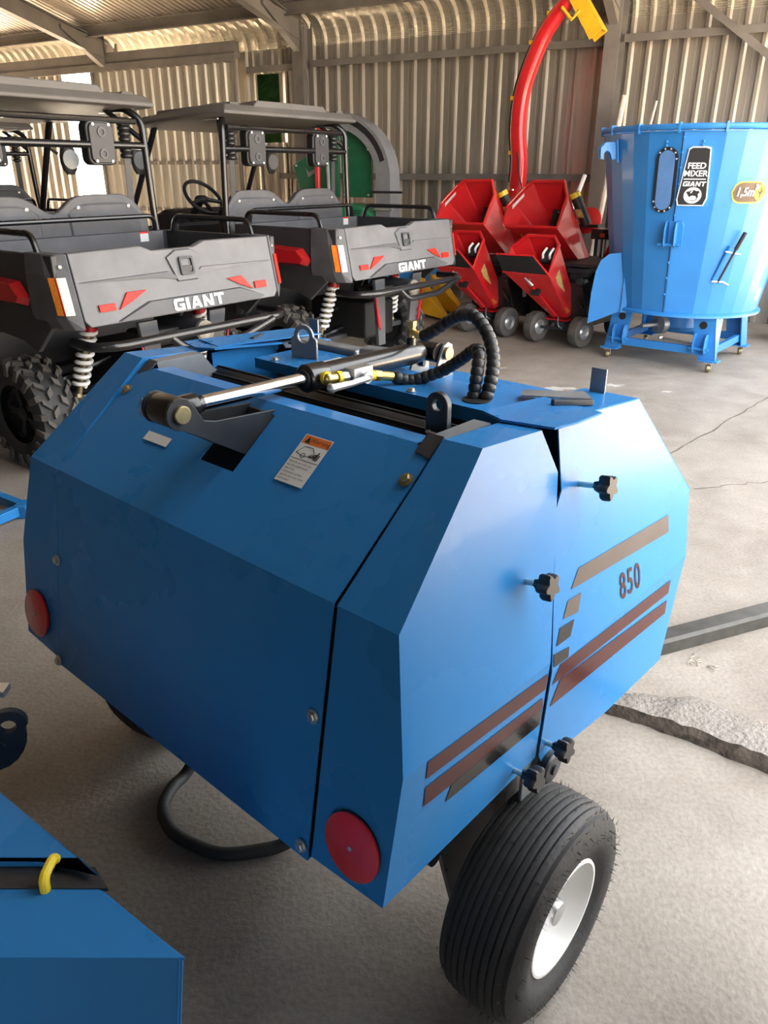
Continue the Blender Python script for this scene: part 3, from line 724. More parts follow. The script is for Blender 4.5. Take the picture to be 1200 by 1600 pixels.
for i, tline in enumerate(('Open the rear cover, and', 'must the people around', 'make it fast.', 'Confirmation and then', 'open the rear cover of the', 'environment')):
    tv, tf = text2d(tline, .0068, align='LEFT'); decal('sticker_text', 'ink', stk, tv, tf, lambda x, y, i=i: ol(x * .82 - .032, y - .0075 - i * .0076, .0006))
dr = MB()
def seg(a, c, w=.0007): 
    d = Vector((c[0] - a[0], c[1] - a[1])).normalized(); nx, ny = -d.y * w, d.x * w
    o = len(dr.v); dr.v += [ol(a[0] + nx, a[1] + ny, .0006), ol(a[0] - nx, a[1] - ny, .0006), ol(c[0] - nx, c[1] - ny, .0006), ol(c[0] + nx, c[1] + ny, .0006)]; dr.f.append((o, o + 1, o + 2, o + 3))
pp = [(-.030, .012), (-.018, .028), (.002, .029), (.012, .020), (.004, .010), (-.012, .008), (-.030, .012)]
for a, c in zip(pp, pp[1:]): seg(a, c)
ci = [(-.010 + .005 * math.cos(k * PI / 5), .009 + .005 * math.sin(k * PI / 5)) for k in range(11)]
for a, c in zip(ci, ci[1:]): seg(a, c)
for a, c in (((.004, .010), (.018, .012)), ((.018, .006), (.020, .018)), ((.022, .005), (.023, .024)), ((.012, .014), (.024, .020)), ((.026, .006), (.027, .0185))): seg(a, c, .0016)
dr.build('sticker_drawing', 'ink', stk, smooth=0, recalc=False)
s2 = Vector((-.2, .118, rz(.118))) + NU * .0078
polydecal('small_sticker', 'sticker_white', lid, [tuple(s2 + sx_ * a + sy_ * c) for a, c in ((-.042, -.01), (.042, -.01), (.042, .012), (-.042, .012))])
# bale chamber: drum wall and rollers seen through the gap above the lid
ch = MB().lathe([(.0, -.432), (.315, -.432), (.315, .432), (.0, .432)], (0, .50, .80), (1, 0, 0), 32).build('chamber_drum', 'chamber_black', bal)
for v, z, r in ((.345, 1.150, .036), (.445, 1.158, .038)):
    b = MB(); b.cyl((-.43, v, z), (.43, v, z), r, n=20)
    for k in range(8):
        a = 2 * PI * k / 8; b.bar((-.42, v + math.cos(a) * r, z + math.sin(a) * r), (.42, v + math.cos(a) * r, z + math.sin(a) * r), .006, .006)
    b.build('feed_roller', 'chamber_black', bal)
for s in (-1, 1):
    MB().prism([(s * .436, .06, .60), (s * .436, .06, 1.0), (s * .436, .30, 1.20), (s * .436, .70, 1.20), (s * .436, .98, .95), (s * .436, .95, .60), (s * .436, .6, .5)], (s * .006, 0, 0)).build('chamber_side', 'chamber_black', bal, smooth=0)
    pl = MB().lathe([(.05, 0), (.055, .005), (.055, .03), (.02, .032), (.02, .05)], (s * .45, .53, 1.12), (s, 0, 0), 20).build('sprocket', 'bearing', bal)
    MB().lathe([(.035, 0), (.035, .02), (.03, .024), (.012, .025), (.012, .03), (0, .031)], (s * .598, .425, .535), (s, 0, 0), 24).build('bearing_cap', 'dark_steel', bal)
    MB().plate([(s * .590, .36, .60), (s * .590, .52, .57), (s * .590, .49, .44), (s * .590, .42, .40), (s * .590, .36, .47)], .008).build('bearing_plate', 'grey_steel', bal, smooth=0, bevel=.002)
# running gear
for s in (-1, 1):
    b = MB(); b.prism([(s * .50, .14, .60), (s * .50, .13, .46), (s * .50, .20, .40), (s * .50, .26, .19), (s * .50, .45, .19), (s * .50, .50, .40), (s * .50, .60, .60)], (s * .012, 0, 0))
    b.cyl((s * .505, .155, .44), (s * .53, .155, .44), .016, n=12); b.build('axle_bracket', 'black_paint', bal, smooth=0)
MB().box((0, .359, .2405), (1.06, .06, .06)).build('axle_beam', 'black_paint', bal, smooth=0, bevel=.004)
MB().box((0, 1.05, .52), (.16, .30, .10)).build('hitch_frame', 'dark_steel', bal, smooth=0, bevel=.006)
leg_ = MB(); leg_.box((0, 1.16, .26), (.07, .07, .46)); leg_.box((0, 1.16, .012), (.16, .16, .024)); leg_.build('parking_stand', 'dark_steel', bal, smooth=0, bevel=.004)
def baler_wheel(s):
    RR, rr, hw = .2405, .127, .086; uo = .640
    c = (s * uo, .359, RR)
    prof = [(rr - .004, -hw * .78), (rr + .012, -hw * .92), (rr + .045, -hw * 1.06), (RR - .040, -hw * 1.03), (RR - .018, -hw * .9)]
    n = 9
    # crown with eight circumferential grooves
    for i in range(n):
        a = -hw * .82 + (hw * 1.64) * i / n; e = -hw * .82 + (hw * 1.64) * (i + 1) / n
        def cr(x): return RR - .0035 - .018 * (abs(x) / hw) ** 3
        prof += [(cr(a) - .0045, a + .0004), (cr(a), a + .0022), (cr((a + e) / 2) + .0008, (a + e) / 2), (cr(e), e - .0022), (cr(e) - .0045, e - .0004)]
    prof += [(RR - .018, hw * .9), (RR - .040, hw * 1.03), (rr + .045, hw * 1.06), (rr + .022, hw * .98), (rr + .018, hw * .93), (rr + .004, hw * .88), (rr - .004, hw * .78)]
    w = MB().lathe(prof, c, (s, 0, 0), 72, caps=False).build('wheel', 'rubber', bal, smooth=40)
    rp_ = [(rr + .002, hw * .86), (rr, hw * .90), (rr - .006, hw * .90), (rr - .010, hw * .80), (rr - .014, hw * .10), (rr - .024, hw * -.06), (rr - .050, hw * -.04), (rr - .075, hw * .12), (.036, hw * .18), (.0, hw * .18)]
    rm = MB().lathe(rp_, c, (s, 0, 0), 48, caps=False).build('rim', 'white_rim', w, smooth=50)
    MB().lathe([(.040, hw * .16), (.040, hw * .30), (.034, hw * .34), (.029, hw * .36), (.029, hw * .66), (.025, hw * .74), (.0, hw * .76)], c, (s, 0, 0), 28).build('hub_cap', 'silver', w, smooth=40)
    MB().cyl((s * (uo + hw * .35), .359 + .04, RR + .095), (s * (uo + hw * .62), .359 + .036, RR + .088), .0055, n=10).build('valve_stem', 'rubber', w)
    bk = MB().lathe([(rr + .002, -hw * .8), (rr - .02, -hw * .3), (.0, -hw * .25)], c, (s, 0, 0), 32).build('rim_back', 'white_rim', w)
    # moulding spews: short rubber hairs
    hb = MB(); rnd = random.Random(3)
    for i in range(420):
        a = rnd.uniform(0, 2 * PI)
        if rnd.random() < .35: rad, h = rnd.uniform(rr + .05, RR - .035), hw * 1.03; d = Vector((s, rnd.uniform(-.5, .5), rnd.uniform(-.5, .5)))
        else:
            h = rnd.choice([-.98, -.8, -.45, -.1, .2, .5, .8, .98]) * hw; rad = RR - .004 - .018 * (abs(h) / hw) ** 3
            d = Vector((rnd.uniform(-.7, .7), math.cos(a), math.sin(a)))
        p = Vector(c) + Vector((s * h, math.cos(a) * rad, math.sin(a) * rad))
        q = p + d.normalized() * rnd.uniform(.008, .018)
        if q.z < 0.001: continue
        x = Vector((rnd.uniform(-1, 1), rnd.uniform(-1, 1), rnd.uniform(-1, 1))).normalized() * .0009
        y = (q - p).cross(x).normalized() * .0009
        o = len(hb.v); hb.v += [tuple(p + x), tuple(p - x * .5 + y), tuple(p - x * .5 - y), tuple(q)]; hb.f += [(o, o + 1, o + 3), (o + 1, o + 2, o + 3), (o + 2, o, o + 3)]
    h = hb.build('moulding_hair', 'rubber', w, smooth=0); h['kind'] = 'stuff'
    return w
baler_wheel(1); baler_wheel(-1)
# hanging drive-belt hose loop below the tailgate
hp = [(-.30, .42, .42), (-.40, .30, .20), (-.430, .225, .035), (-.415, .15, .0185), (-.375, .095, .0185), (-.32, .066, .0185), (-.26, .058, .0185), (-.19, .072, .0185), (-.12, .10, .0185), (-.06, .165, .0185), (-.01, .24, .03), (.04, .34, .12), (.06, .45, .42)]
MB().tube(spline(hp, 8), .0175, 14).build('hanging_hose', 'rubber', bal)
# ================================================================== utility vehicles
def quad_tyre(RR=.331, w=.24, rr=.175, seed=1):
    hw = w / 2
    prof = [(rr, -hw * .8), (rr + .03, -hw * .98), (RR - .07, -hw), (RR - .035, -hw * .9), (RR - .026, -hw * .55), (RR - .022, 0), (RR - .026, hw * .55), (RR - .035, hw * .9), (RR - .07, hw), (rr + .03, hw * .98), (rr, hw * .8)]
    return MB().lathe(prof, (0, 0, 0), (1, 0, 0), 40, caps=False)
def tread_blocks(RR=.331, w=.24):
    b = MB(); hw = w / 2; n = 18
    def blk(a, x, la, lx, skew, h0, h1, tilt=0):
        vs = []
        for hh, sc in ((h0, 1.0), (h1, .82)):
            for da, dx in ((-1, -1), (1, -1), (1, 1), (-1, 1)):
                aa = a + (da * la * sc + skew * dx * lx * 3) / RR; xx = x + dx * lx * sc
                r = hh - .03 * (abs(xx) / hw) ** 3
                vs.append((xx, math.cos(aa) * r, math.sin(aa) * r))
        b.add(vs, [(3, 2, 1, 0), (4, 5, 6, 7), (0, 1, 5, 4), (1, 2, 6, 5), (2, 3, 7, 6), (3, 0, 4, 7)])
    for k in range(n):
        a = 2 * PI * k / n
        for s in (-1, 1):
            blk(a + (.0 if s > 0 else PI / n), s * hw * .28, .026, .020, s * .25, RR - .03, RR)
            blk(a + .18 + (.0 if s > 0 else PI / n), s * hw * .62, .020, .024, -s * .3, RR - .034, RR + .004)
            blk(a + .05 + (.0 if s > 0 else PI / n), s * hw * .93, .022, .016, 0, RR - .06, RR + .012)
    return b
def make_utv(name, label):
    u = thing(name, label, 'utility vehicle', group='utility vehicles')
    a = .716
    # --- wheels
    ty = quad_tyre(); tb = tread_blocks()
    proto = None
    for s in (-1, 1):
        for v in (0.0, 1.95):
            if proto is None:
                w = ty.build('wheel', 'rubber', u, smooth=45); t2 = tb.build('tread_block', 'rubber_worn', w, smooth=0); t2['kind'] = 'stuff'
                rm = MB().lathe([(.178, -.09), (.17, .0), (.150, .06), (.145, .02), (.13, .0), (.0, -.0)], (0, 0, 0), (-1, 0, 0), 30)
                for k in range(5):
                    q = 2 * PI * k / 5
                    rm.prism([(-.055, math.cos(q + d) * r, math.sin(q + d) * r) for r, d in ((.04, -.35), (.15, -.18), (.15, .18), (.04, .35))], (.03, 0, 0))
                rm.lathe([(.045, 0), (.045, .065), (.03, .075), (0, .076)], (0, 0, 0), (-1, 0, 0), 16)
                rm = rm.build('rim', 'black_plastic', w, smooth=40); proto = (w, t2, rm)
            else:
                w = share(proto[0], 'wheel', u); t2 = share(proto[1], 'tread_block', w); t2['kind'] = 'stuff'; share(proto[2], 'rim', w)
            w.location = (s * .715, v, .333)
            if s > 0: w.rotation_euler = (0, 0, PI)
    # --- cargo bed
    b = MB()
    for s in (-1, 1):
        b.prism([(s * .80, -.60, .93), (s * .80, -.60, 1.255), (s * .79, .44, 1.255), (s * .79, .44, .93)], (-s * .035, 0, 0))
    b.box((0, -.08, .95), (1.54, 1.05, .03)); b.box((0, .44, 1.10), (1.56, .04, .31))
    b.build('cargo_bed', 'utv_dark', u, smooth=0, bevel=.006)
    b = MB(); b.prism([(-.70, .40, 1.256), (.70, .40, 1.256), (.70, .40, 1.10), (-.70, .40, 1.10)], (0, -.012, 0))
    b.build('bed_front_liner', 'utv_grey', u, smooth=0, bevel=.003)
    # --- tailgate
    zt, zb, vt, vb = 1.265, .895, -.615, -.690
    def tg(x, z, o=0.0): return (x, vt + (zt - z) / (zt - zb) * (vb - vt) - o, z)
    top = [(-a, 1.262), (-.27, 1.268), (-.20, 1.240), (.10, 1.240), (.19, 1.268), (a, 1.262)]
    out = [(-a + .03, zb)] + [(-a, .93)] + top + [(a, .93), (a - .03, zb)]
    b = MB(); b.prism([tg(x, z) for x, z in out], (0, .045, 0)); gate = b.build('tailgate', 'utv_tailgate', u, smooth=0, bevel=.006)
    b = MB()   # pressed relief: lower tray with letters, upper creases, latch surround
    def relief(pts, o, name='relief', m='utv_trim', ins=.012):
        cx = sum(p[0] for p in pts) / len(pts); cz = sum(p[1] for p in pts) / len(pts)
        bb = MB(); bb.loft([[tg(x, z, -.002) for x, z in pts], [tg(cx + (x - cx) * .97, cz + (z - cz) * .90, o) for x, z in pts]])
        return bb.build(name, m, gate, smooth=0)
    relief([(-.52, .902), (.56, .902), (.60, .915), (.40, .985), (-.30, .985), (-.52, .906)], .014, 'letter_tray')
    relief([(-.70, 1.12), (-.12, 1.125), (-.06, 1.09), (-.06, 1.075), (-.20, 1.10)], .010, 'crease', 'utv_trim')
    relief([(.70, 1.12), (.12, 1.13), (.06, 1.09), (.06, 1.075), (.20, 1.10)], .010, 'crease', 'utv_tailgate')
    relief([(-.12, 1.20), (-.05, 1.235), (.06, 1.235), (.13, 1.20), (.08, 1.06), (-.07, 1.06)], .012, 'latch_surround', 'utv_tailgate')
    bb = MB(); bb.ringplate(rrect(.10, .10, .012, 3), rrect(.075, .075, .008, 3), tg(.005, 1.145, .014), (1, 0, 0), (0, .2, 1), .012); bb.box(tg(.005, 1.13, .016), (.07, .012, .03)); bb.build('latch', 'utv_dark', gate, smooth=0)
    tv, tf = block_word('GIANT', .064, 1.18, .17)
    decal('lettering', 'white', gate, tv, tf, lambda x, y: tg(.045 + x, .942 + y, .0155), th=-.004)
    for pts, m in (([(-.62, .965), (-.52, .965), (-.52, 1.00), (-.62, 1.00)], 'lamp_red'), ([(-.50, .962), (-.40, 1.0), (-.30, 1.045), (-.43, 1.045)], 'lamp_orange'), ([(.62, .965), (.52, .965), (.52, 1.005), (.62, 1.005)], 'lamp_red'), ([(.50, .965), (.40, 1.0), (.30, 1.045), (.42, 1.05)], 'lamp_red')):
        if m == 'lamp_orange': m = 'lamp_red'
        MB().prism([tg(x, z, .002) for x, z in pts], (0, -.010, 0)).build('reflector', m, gate, smooth=0, bevel=.002)
    # --- corner posts with tail lamps
    for s in (-1, 1):
        b = MB(); ring = lambda z, k: [(s * (a + .006), tg(0, z)[1] + .0, z), (s * (.790 - k), tg(0, z)[1] + .035, z), (s * (.812 - k), tg(0, z)[1] + .10, z), (s * (.812 - k), -.36, z), (s * (a + .006), -.36, z)]
        b.loft([ring(.885, .03), ring(.95, .0), ring(1.16, .0), ring(1.262, .012)]); post = b.build('corner_post', 'utv_grey', u, smooth=0, bevel=.006)
        def lp_(z, f): # point on the bevelled corner face, f 0..1 from tailgate to side
            y = tg(0, z)[1]; p0 = Vector((s * (a + .012), y + .002, z)); p1 = Vector((s * .792, y + .035, z)); p2 = Vector((s * .814, y + .10, z))
            q = p0.lerp(p1, min(1, f * 2)) if f < .5 else p1.lerp(p2, (f - .5) * 2)
            return q
        def lens(f0, f1, m, nm):
            bb = MB(); A = [lp_(z, f) for z, f in ((.965, f0), (.965, f1), (1.15, f1), (1.15, f0))]; mid = (f0 < .5 < f1)
            nrm = Vector((s * .55, -.83, 0)).normalized() * .008
            bb.prism([tuple(p + nrm * .3) for p in A], tuple(nrm)); return bb.build(nm, m, post, smooth=0, bevel=.003)
        lens(.18, .50, 'lamp_white' if s < 0 else 'lamp_red', 'reverse_lens' if s < 0 else 'tail_lens'); lens(.50, .58, 'lamp_red', 'brake_lens'); lens(.58, .88, 'lamp_orange', 'turn_lens')
        MB().lathe([(.009, 0), (.009, .005), (0, .007)], lp_(1.20, .28), (s * .3, -1, 0), 12).build('screw', 'zinc', post)
        # red fender panel and dark wheel-arch flare
        b = MB(); P = [(-.36, 1.03), (-.28, 1.115), (.20, 1.135), (.44, 1.12), (.44, .985), (-.32, .985)]
        cx = [(s * .80, v, z) for v, z in P]; ci = [(s * .845, .03 + (v - .03) * .86, 1.055 + (z - 1.055) * .72) for v, z in P]
        b.loft([cx, ci]); b.build('fender_panel', 'red_gloss', u, smooth=0, bevel=.005)
        b = MB(); arc = [(.42 * math.cos(R(t)), .36 + .42 * math.sin(R(t))) for t in range(20, 171, 15)]
        P = [(.46, .60), (.46, .985), (-.36, .985), (-.46, .93), (-.50, .88)]
        poly = [(v, z) for v, z in [(.46, .985), (-.40, .985), (-.50, .885), (-.40, .80)] ] + [(-.33, .74), (-.2, .79), (0, .81), (.2, .79), (.36, .70), (.44, .55), (.50, .55)]
        b.prism([(s * .80, v, z) for v, z in poly], (-s * .03, 0, 0)); b.build('wheel_arch', 'utv_dark', u, smooth=0, bevel=.006)
        # rails on the bed sides
        b = MB(); b.tube(fillet([(s * .765, -.44, 1.24), (s * .765, -.40, 1.35), (s * .765, .32, 1.35), (s * .765, .36, 1.24)], .06), .017, 10); b.build('bed_rail', 'black_paint', u)
    MB().tube(fillet([(-.66, .42, 1.24), (-.64, .40, 1.355), (.64, .40, 1.355), (.66, .42, 1.24)], .07), .016, 10).build('bed_rail', 'black_paint', u)
    polydecal('bed_sticker', 'sticker_white', u, [(.50, .386, 1.19), (.57, .386, 1.19), (.57, .386, 1.255), (.50, .386, 1.255)])
    polydecal('bed_sticker_band', 'lamp_red', u, [(.50, .3855, 1.243), (.57, .3855, 1.243), (.57, .3855, 1.255), (.50, .3855, 1.255)])
    # --- rear bumper loop
    b = MB(); b.tube(fillet([(-.70, -.52, .80), (-.72, -.72, .80), (-.60, -.80, .80), (.60, -.80, .80), (.72, -.72, .80), (.70, -.52, .80)], .10), .026, 12)
    b.tube(fillet([(-.28, -.80, .80), (-.20, -.83, .72), (.24, -.83, .72), (.52, -.82, .79)], .06), .023, 12); b.build('rear_bumper', 'black_paint', u)
    # --- rear suspension and frame
    for s in (-1, 1):
        b = MB(); b.prism([(s * .20, -.60, .86), (s * .33, -.60, .86), (s * .25, -.58, .33), (s * .16, -.58, .33)], (0, .03, 0)); fp_ = b.build('frame_plate', 'utv_trim', u, smooth=0, bevel=.004)
        MB().prism([(s * .325, -.61, .72), (s * .340, -.61, .76), (s * .295, -.61, .50), (s * .265, -.61, .46), (s * .275, -.61, .55)], (0, .012, 0)).build('red_accent', 'red_gloss', fp_, smooth=0)
        p0, p1 = Vector((s * .40, -.26, .88)), Vector((s * .50, -.16, .40)); d = p1 - p0
        sh = MB().tube([p0, p1], .018, 10); sh.ball(p0, .03, 8); sh.ball(p1, .03, 8); sh = sh.build('shock_absorber', 'gold_zinc', u)
        P = []; x = d.cross(Vector((0, 1, 0))).normalized(); y = d.cross(x).normalized()
        for k in range(8 * 12 + 1):
            t = k / (8 * 12); q = 2 * PI * k / 12; P.append(p0 + d * (.18 + .70 * t) + (x * math.cos(q) + y * math.sin(q)) * .042)
        MB().tube(P, .0125, 7).build('coil_spring', 'spring_white', sh)
        MB().lathe([(.045, 0), (.045, .03)], p0 + d * .13, d, 14).build('spring_collar', 'red_gloss', sh)
        b = MB(); b.tube([(s * .20, -.15, .42), (s * .62, -.06, .33)], .022, 8); b.tube([(s * .20, .20, .42), (s * .62, .06, .33)], .022, 8); b.tube([(s * .2, -.1, .58), (s * .62, 0, .45)], .018, 8); b.build('control_arm', 'black_paint', u)
        MB().tube([(s * .15, 0, .40), (s * .66, 0, .333)], .026, 10).build('drive_shaft', 'dark_steel', u)
        b = MB(); b.box((s * .40, .75, .36), (.5, 1.9, .04)); b.build('skid_plate', 'utv_dark', u, smooth=0)
    b = MB(); b.box((0, -.10, .50), (.40, .60, .30)); b.box((0, -.45, .74), (.5, .2, .10)); b.build('gearbox', 'chamber_black', u, smooth=0, bevel=.02)
    mf = MB().lathe([(.0, -.70), (.062, -.70), (.07, -.69), (.07, -.30), (.05, -.28), (0, -.28)], (.06, 0, .765), (0, 1, 0), 20).build('muffler', 'utv_dark', u)
    MB().lathe([(.066, -.708), (.066, -.70), (.058, -.715), (.02, -.716), (.0, -.705)], (.06, 0, .765), (0, 1, 0), 20).build('muffler_cap', 'exhaust', mf)
    # --- body: floor, sills, cab tub, hood
    b = MB(); b.box((0, 1.10, .44), (1.36, 1.5, .06)); b.box((0, .72, .66), (1.42, .50, .46)); b.build('cab_tub', 'utv_dark', u, smooth=0, bevel=.02)
    b = MB(); pr = [(1.45, .50), (1.45, 1.10), (1.62, 1.22), (2.0, 1.12), (2.55, .95), (2.66, .80), (2.62, .48)]
    b.loft([[(-.50, v, z) for v, z in pr], [(-.44, v, z + .015) for v, z in pr], [(.44, v, z + .015) for v, z in pr], [(.50, v, z) for v, z in pr]]); b.build('hood', 'utv_grey', u, smooth=25, bevel=.02)
    for s in (-1, 1):
        b = MB(); P = [(1.45, .90), (1.50, 1.06), (1.9, 1.08), (2.4, .92), (2.45, .80), (2.3, .78), (2.1, .80), (1.9, .80), (1.65, .72), (1.5, .60)]
        b.prism([(s * .46, v, z) for v, z in P], (s * .34, 0, 0)); b.build('front_fender', 'red_gloss', u, smooth=0, bevel=.02)
    b = MB(); b.loft([[(-.62, v, z) for v, z in ((1.42, .80), (1.36, 1.22), (1.50, 1.34), (1.66, 1.28), (1.66, .80))], [(.62, v, z) for v, z in ((1.42, .80), (1.36, 1.22), (1.50, 1.34), (1.66, 1.28), (1.66, .80))]]); b.build('dashboard', 'black_plastic', u, smooth=0, bevel=.03)
    # --- seats
    def hump(x):
        t = abs(x) / .74
        return 1.497 - .115 * math.exp(-((x) / .13) ** 2) - .17 * max(0, (t - .72) / .28) ** 2
    P = [(-.74, 1.10)] + [(-.74 + 1.48 * i / 40, hump(-.74 + 1.48 * i / 40)) for i in range(41)] + [(.74, 1.10)]
    b = MB(); b.loft([[(x, .60 + (1.4 - z) * -.10, z) for x, z in P], [(x * .99, .66 + (1.4 - z) * -.10, z - .006) for x, z in P]]); sb = b.build('seat_back', 'utv_grey', u, smooth=30, bevel=.008)
    for cx in (-.385, .385):
        Q = [(cx - .28, 1.13)] + [(cx - .28 + .56 * i / 20, hump(cx + (-.28 + .56 * i / 20) * 1.0) - .055) for i in range(21)] + [(cx + .28, 1.13)]
        bb = MB(); bb.loft([[(x, .60 - (1.4 - z) * .10 - .002, z) for x, z in Q], [(cx + (x - cx) * .96, .588 - (1.4 - z) * .10, 1.25 + (z - 1.25) * .93) for x, z in Q]]); bb.build('back_panel', 'utv_grey', sb, smooth=30)
        for dx, dz in ((-.20, 1.415), (.20, 1.415), (0, 1.20)):
            MB().lathe([(.012, 0), (.012, .006), (0, .009)], (cx + dx, .590 - (1.4 - dz) * .10, dz), (0, -1, 0), 10).build('rivet', 'zinc', sb)
    b = MB()
    for s in (-1, 1):
        b.loft([[(s * .06, .68, z0) for z0 in (.92, 1.02)] + [(s * .70, .68, z0) for z0 in (1.02, .92)], [(s * .06, 1.15, z0) for z0 in (.90, 1.03)] + [(s * .70, 1.15, z0) for z0 in (1.03, .90)]])
        b.box((s * .38, .71, 1.20), (.62, .09, .36))
    b.build('seat_cushion', 'black_plastic', u, smooth=0, bevel=.03)
    # --- roll cage
    b = MB(); rt_ = .0245
    b.tube(fillet([(-.785, .52, .95), (-.775, .555, 1.30), (-.75, .555, 1.96), (-.68, .62, 2.03), (-.64, 1.45, 2.04), (-.70, 2.0, 1.05)], .08), rt_, 12)
    b.tube(fillet([(.785, .52, .95), (.775, .555, 1.30), (.75, .555, 1.96), (.68, .62, 2.03), (.64, 1.45, 2.04), (.70, 2.0, 1.05)], .08), rt_, 12)
    b.tube([(-.70, .56, 1.95), (.70, .56, 1.95)], .02, 10); b.tube([(-.62, 1.42, 2.03), (.62, 1.42, 2.03)], .02, 10); b.tube([(-.69, 1.95, 1.15), (.69, 1.95, 1.15)], .02, 10)
    b.tube([(-.75, .57, 1.84), (-.60, .75, 2.03)], .018, 8); b.tube([(.75, .57, 1.84), (.60, .75, 2.03)], .018, 8)
    b.build('roll_cage', 'black_paint', u)
    cb = MB().tube([(-.745, .555, 1.80), (.745, .555, 1.80)], .0235, 12).build('cross_bar', 'black_paint', u)
    for s in (-1, 1):
        q = [(p[0], p[1]) for p in rrect(.215, .27, .045, 4)]
        hr = MB().loft([[(s * .40 + x, .545, 1.810 + z) for x, z in q], [(s * .40 + x, .625, 1.810 + z) for x, z in q]]).build('headrest', 'black_plastic', u, smooth=30, bevel=.008)
        hp_ = MB().loft([[(s * .40 + x * .86, .545, 1.810 + z * .9) for x, z in q], [(s * .40 + x * .82, .530, 1.810 + z * .87) for x, z in q]]).build('headrest_shell', 'utv_dark', hr, smooth=30)
        for dz in (-.065, .065):
            n_ = 20; MB().ringplate([(.032 * math.cos(2 * PI * k / n_), .032 * math.sin(2 * PI * k / n_)) for k in range(n_)], [(.018 * math.cos(2 * PI * k / n_), .018 * math.sin(2 * PI * k / n_)) for k in range(n_)], (s * .40, .530, 1.810 + dz), (1, 0, 0), (0, 0, 1), .006).build('eyelet', 'utv_trim', hr)
        for dx in (-.06, .06):
            for dz in (-.11, .11): MB().lathe([(.010, 0), (.010, .006), (0, .009)], (s * .40 + dx, .530, 1.810 + dz), (0, -1, 0), 10).build('screw', 'silver', hr)
        # seat belt: reel boot, webbing, buckle
        b = MB()
        for k in range(6): b.lathe([(.030, 0), (.042, .012), (.042, .022), (.030, .034)], (s * .63, .60, 1.72 + k * .034), (0, 0, 1), 14)
        bt = b.build('belt_boot', 'black_plastic', u)
        MB().box((s * .63, .60, 1.95), (.07, .06, .05)).build('belt_anchor', 'utv_dark', bt, smooth=0, bevel=.008)
        MB().bar((s * .63, .60, 1.72), (s * .63, .62, 1.12), .05, .004, (0, 1, 0)).build('belt_webbing', 'utv_dark', bt, smooth=0)
    # mirror glass pods on the front posts
    for s in (-1, 1):
        b = MB(); b.ball((s * .80, 1.55, 1.72), .10, 14, (.75, .35, 1.2)); mr = b.build('mirror', 'black_plastic', u)
        b = MB(); b.lathe([(.07, 0), (.07, .004), (0, .005)], (s * .80, 1.52, 1.72), (0, -1, 0), 20); b.build('mirror_glass', 'mirror', mr)
        MB().tube([(s * .72, 1.56, 1.76), (s * .665, 1.58, 1.80)], .012, 8).build('mirror_arm', 'black_plastic', mr)
    # steering wheel on the driver's (left) side
    c = Vector((-.43, 1.20, 1.43)); ax = Vector((0, -.72, .69)).normalized(); x = Vector((1, 0, 0)); y = ax.cross(x)
    st = MB().tube([c + (x * math.cos(2 * PI * k / 28) + y * math.sin(2 * PI * k / 28)) * .175 for k in range(28)], .016, 8, closed=True).build('steering_wheel', 'black_plastic', u)
    b = MB(); b.ball(c - ax * .03, .06, 12, (1.2, .9, .7))
    for q in (R(-20), R(200), R(270)): b.tube([c - ax * .02, c + (x * math.cos(q) + y * math.sin(q)) * .17], .016, 8)
    b.build('steering_hub', 'black_plastic', st); MB().tube([c - ax * .03, c - ax * .32], .03, 10).build('steering_column', 'black_plastic', st)
    # --- roof
    def rr_(z, k, e=0.0): return [(-.80 + k, .46 + k, z), (.80 - k, .46 + k, z), (.84 - k, .62, z), (.80 - k, 1.52 - k, z - .06), (.55 - k, 1.62 - k, z - .07), (-.55 + k, 1.62 - k, z - .07), (-.80 + k, 1.52 - k, z - .06), (-.84 + k, .62, z)]
    b = MB(); b.loft([rr_(2.030, .03), rr_(2.040, .0), rr_(2.062, .0), rr_(2.105, .04), rr_(2.118, .10)]); rf = b.build('roof', 'roof_grey', u, smooth=30, bevel=.006)
    b = MB(); b.loft([[(-.50, .50, 2.06), (.50, .50, 2.06), (.50, 1.45, 2.04), (-.50, 1.45, 2.04)], [(-.40, .505, 2.150), (.40, .505, 2.150), (.36, 1.40, 2.10), (-.36, 1.40, 2.10)]]); b.build('roof_ridge', 'roof_grey', rf, smooth=0, bevel=.008)
    for s in (-1, 1):
        b = MB(); b.loft([[(s * .54, .50, 2.07), (s * .70, .50, 2.07), (s * .70, 1.4, 2.04), (s * .54, 1.4, 2.04)], [(s * .60, .52, 2.125), (s * .68, .52, 2.125), (s * .68, 1.38, 2.09), (s * .60, 1.38, 2.09)]]); b.build('roof_ridge', 'roof_grey', rf, smooth=0)
    return u
utv = make_utv('utility_vehicle', 'grey utility vehicle with red fenders, nearest the camera at left')
utv.location = (-1.676, 4.989, 0); utv.rotation_euler = (0, 0, R(53.93))
u2 = copy_tree(utv); u2.location = (-.361, 6.847, 0); u2.rotation_euler = (0, 0, R(53.73))
u2['label'] = 'grey utility vehicle with red fenders standing in front of the green shredder'
u3 = copy_tree(utv); u3.location = (-3.95, 8.30, 0); u3.rotation_euler = (0, 0, R(50))
u3['label'] = 'farthest utility vehicle, seen through the cab of the nearest one'
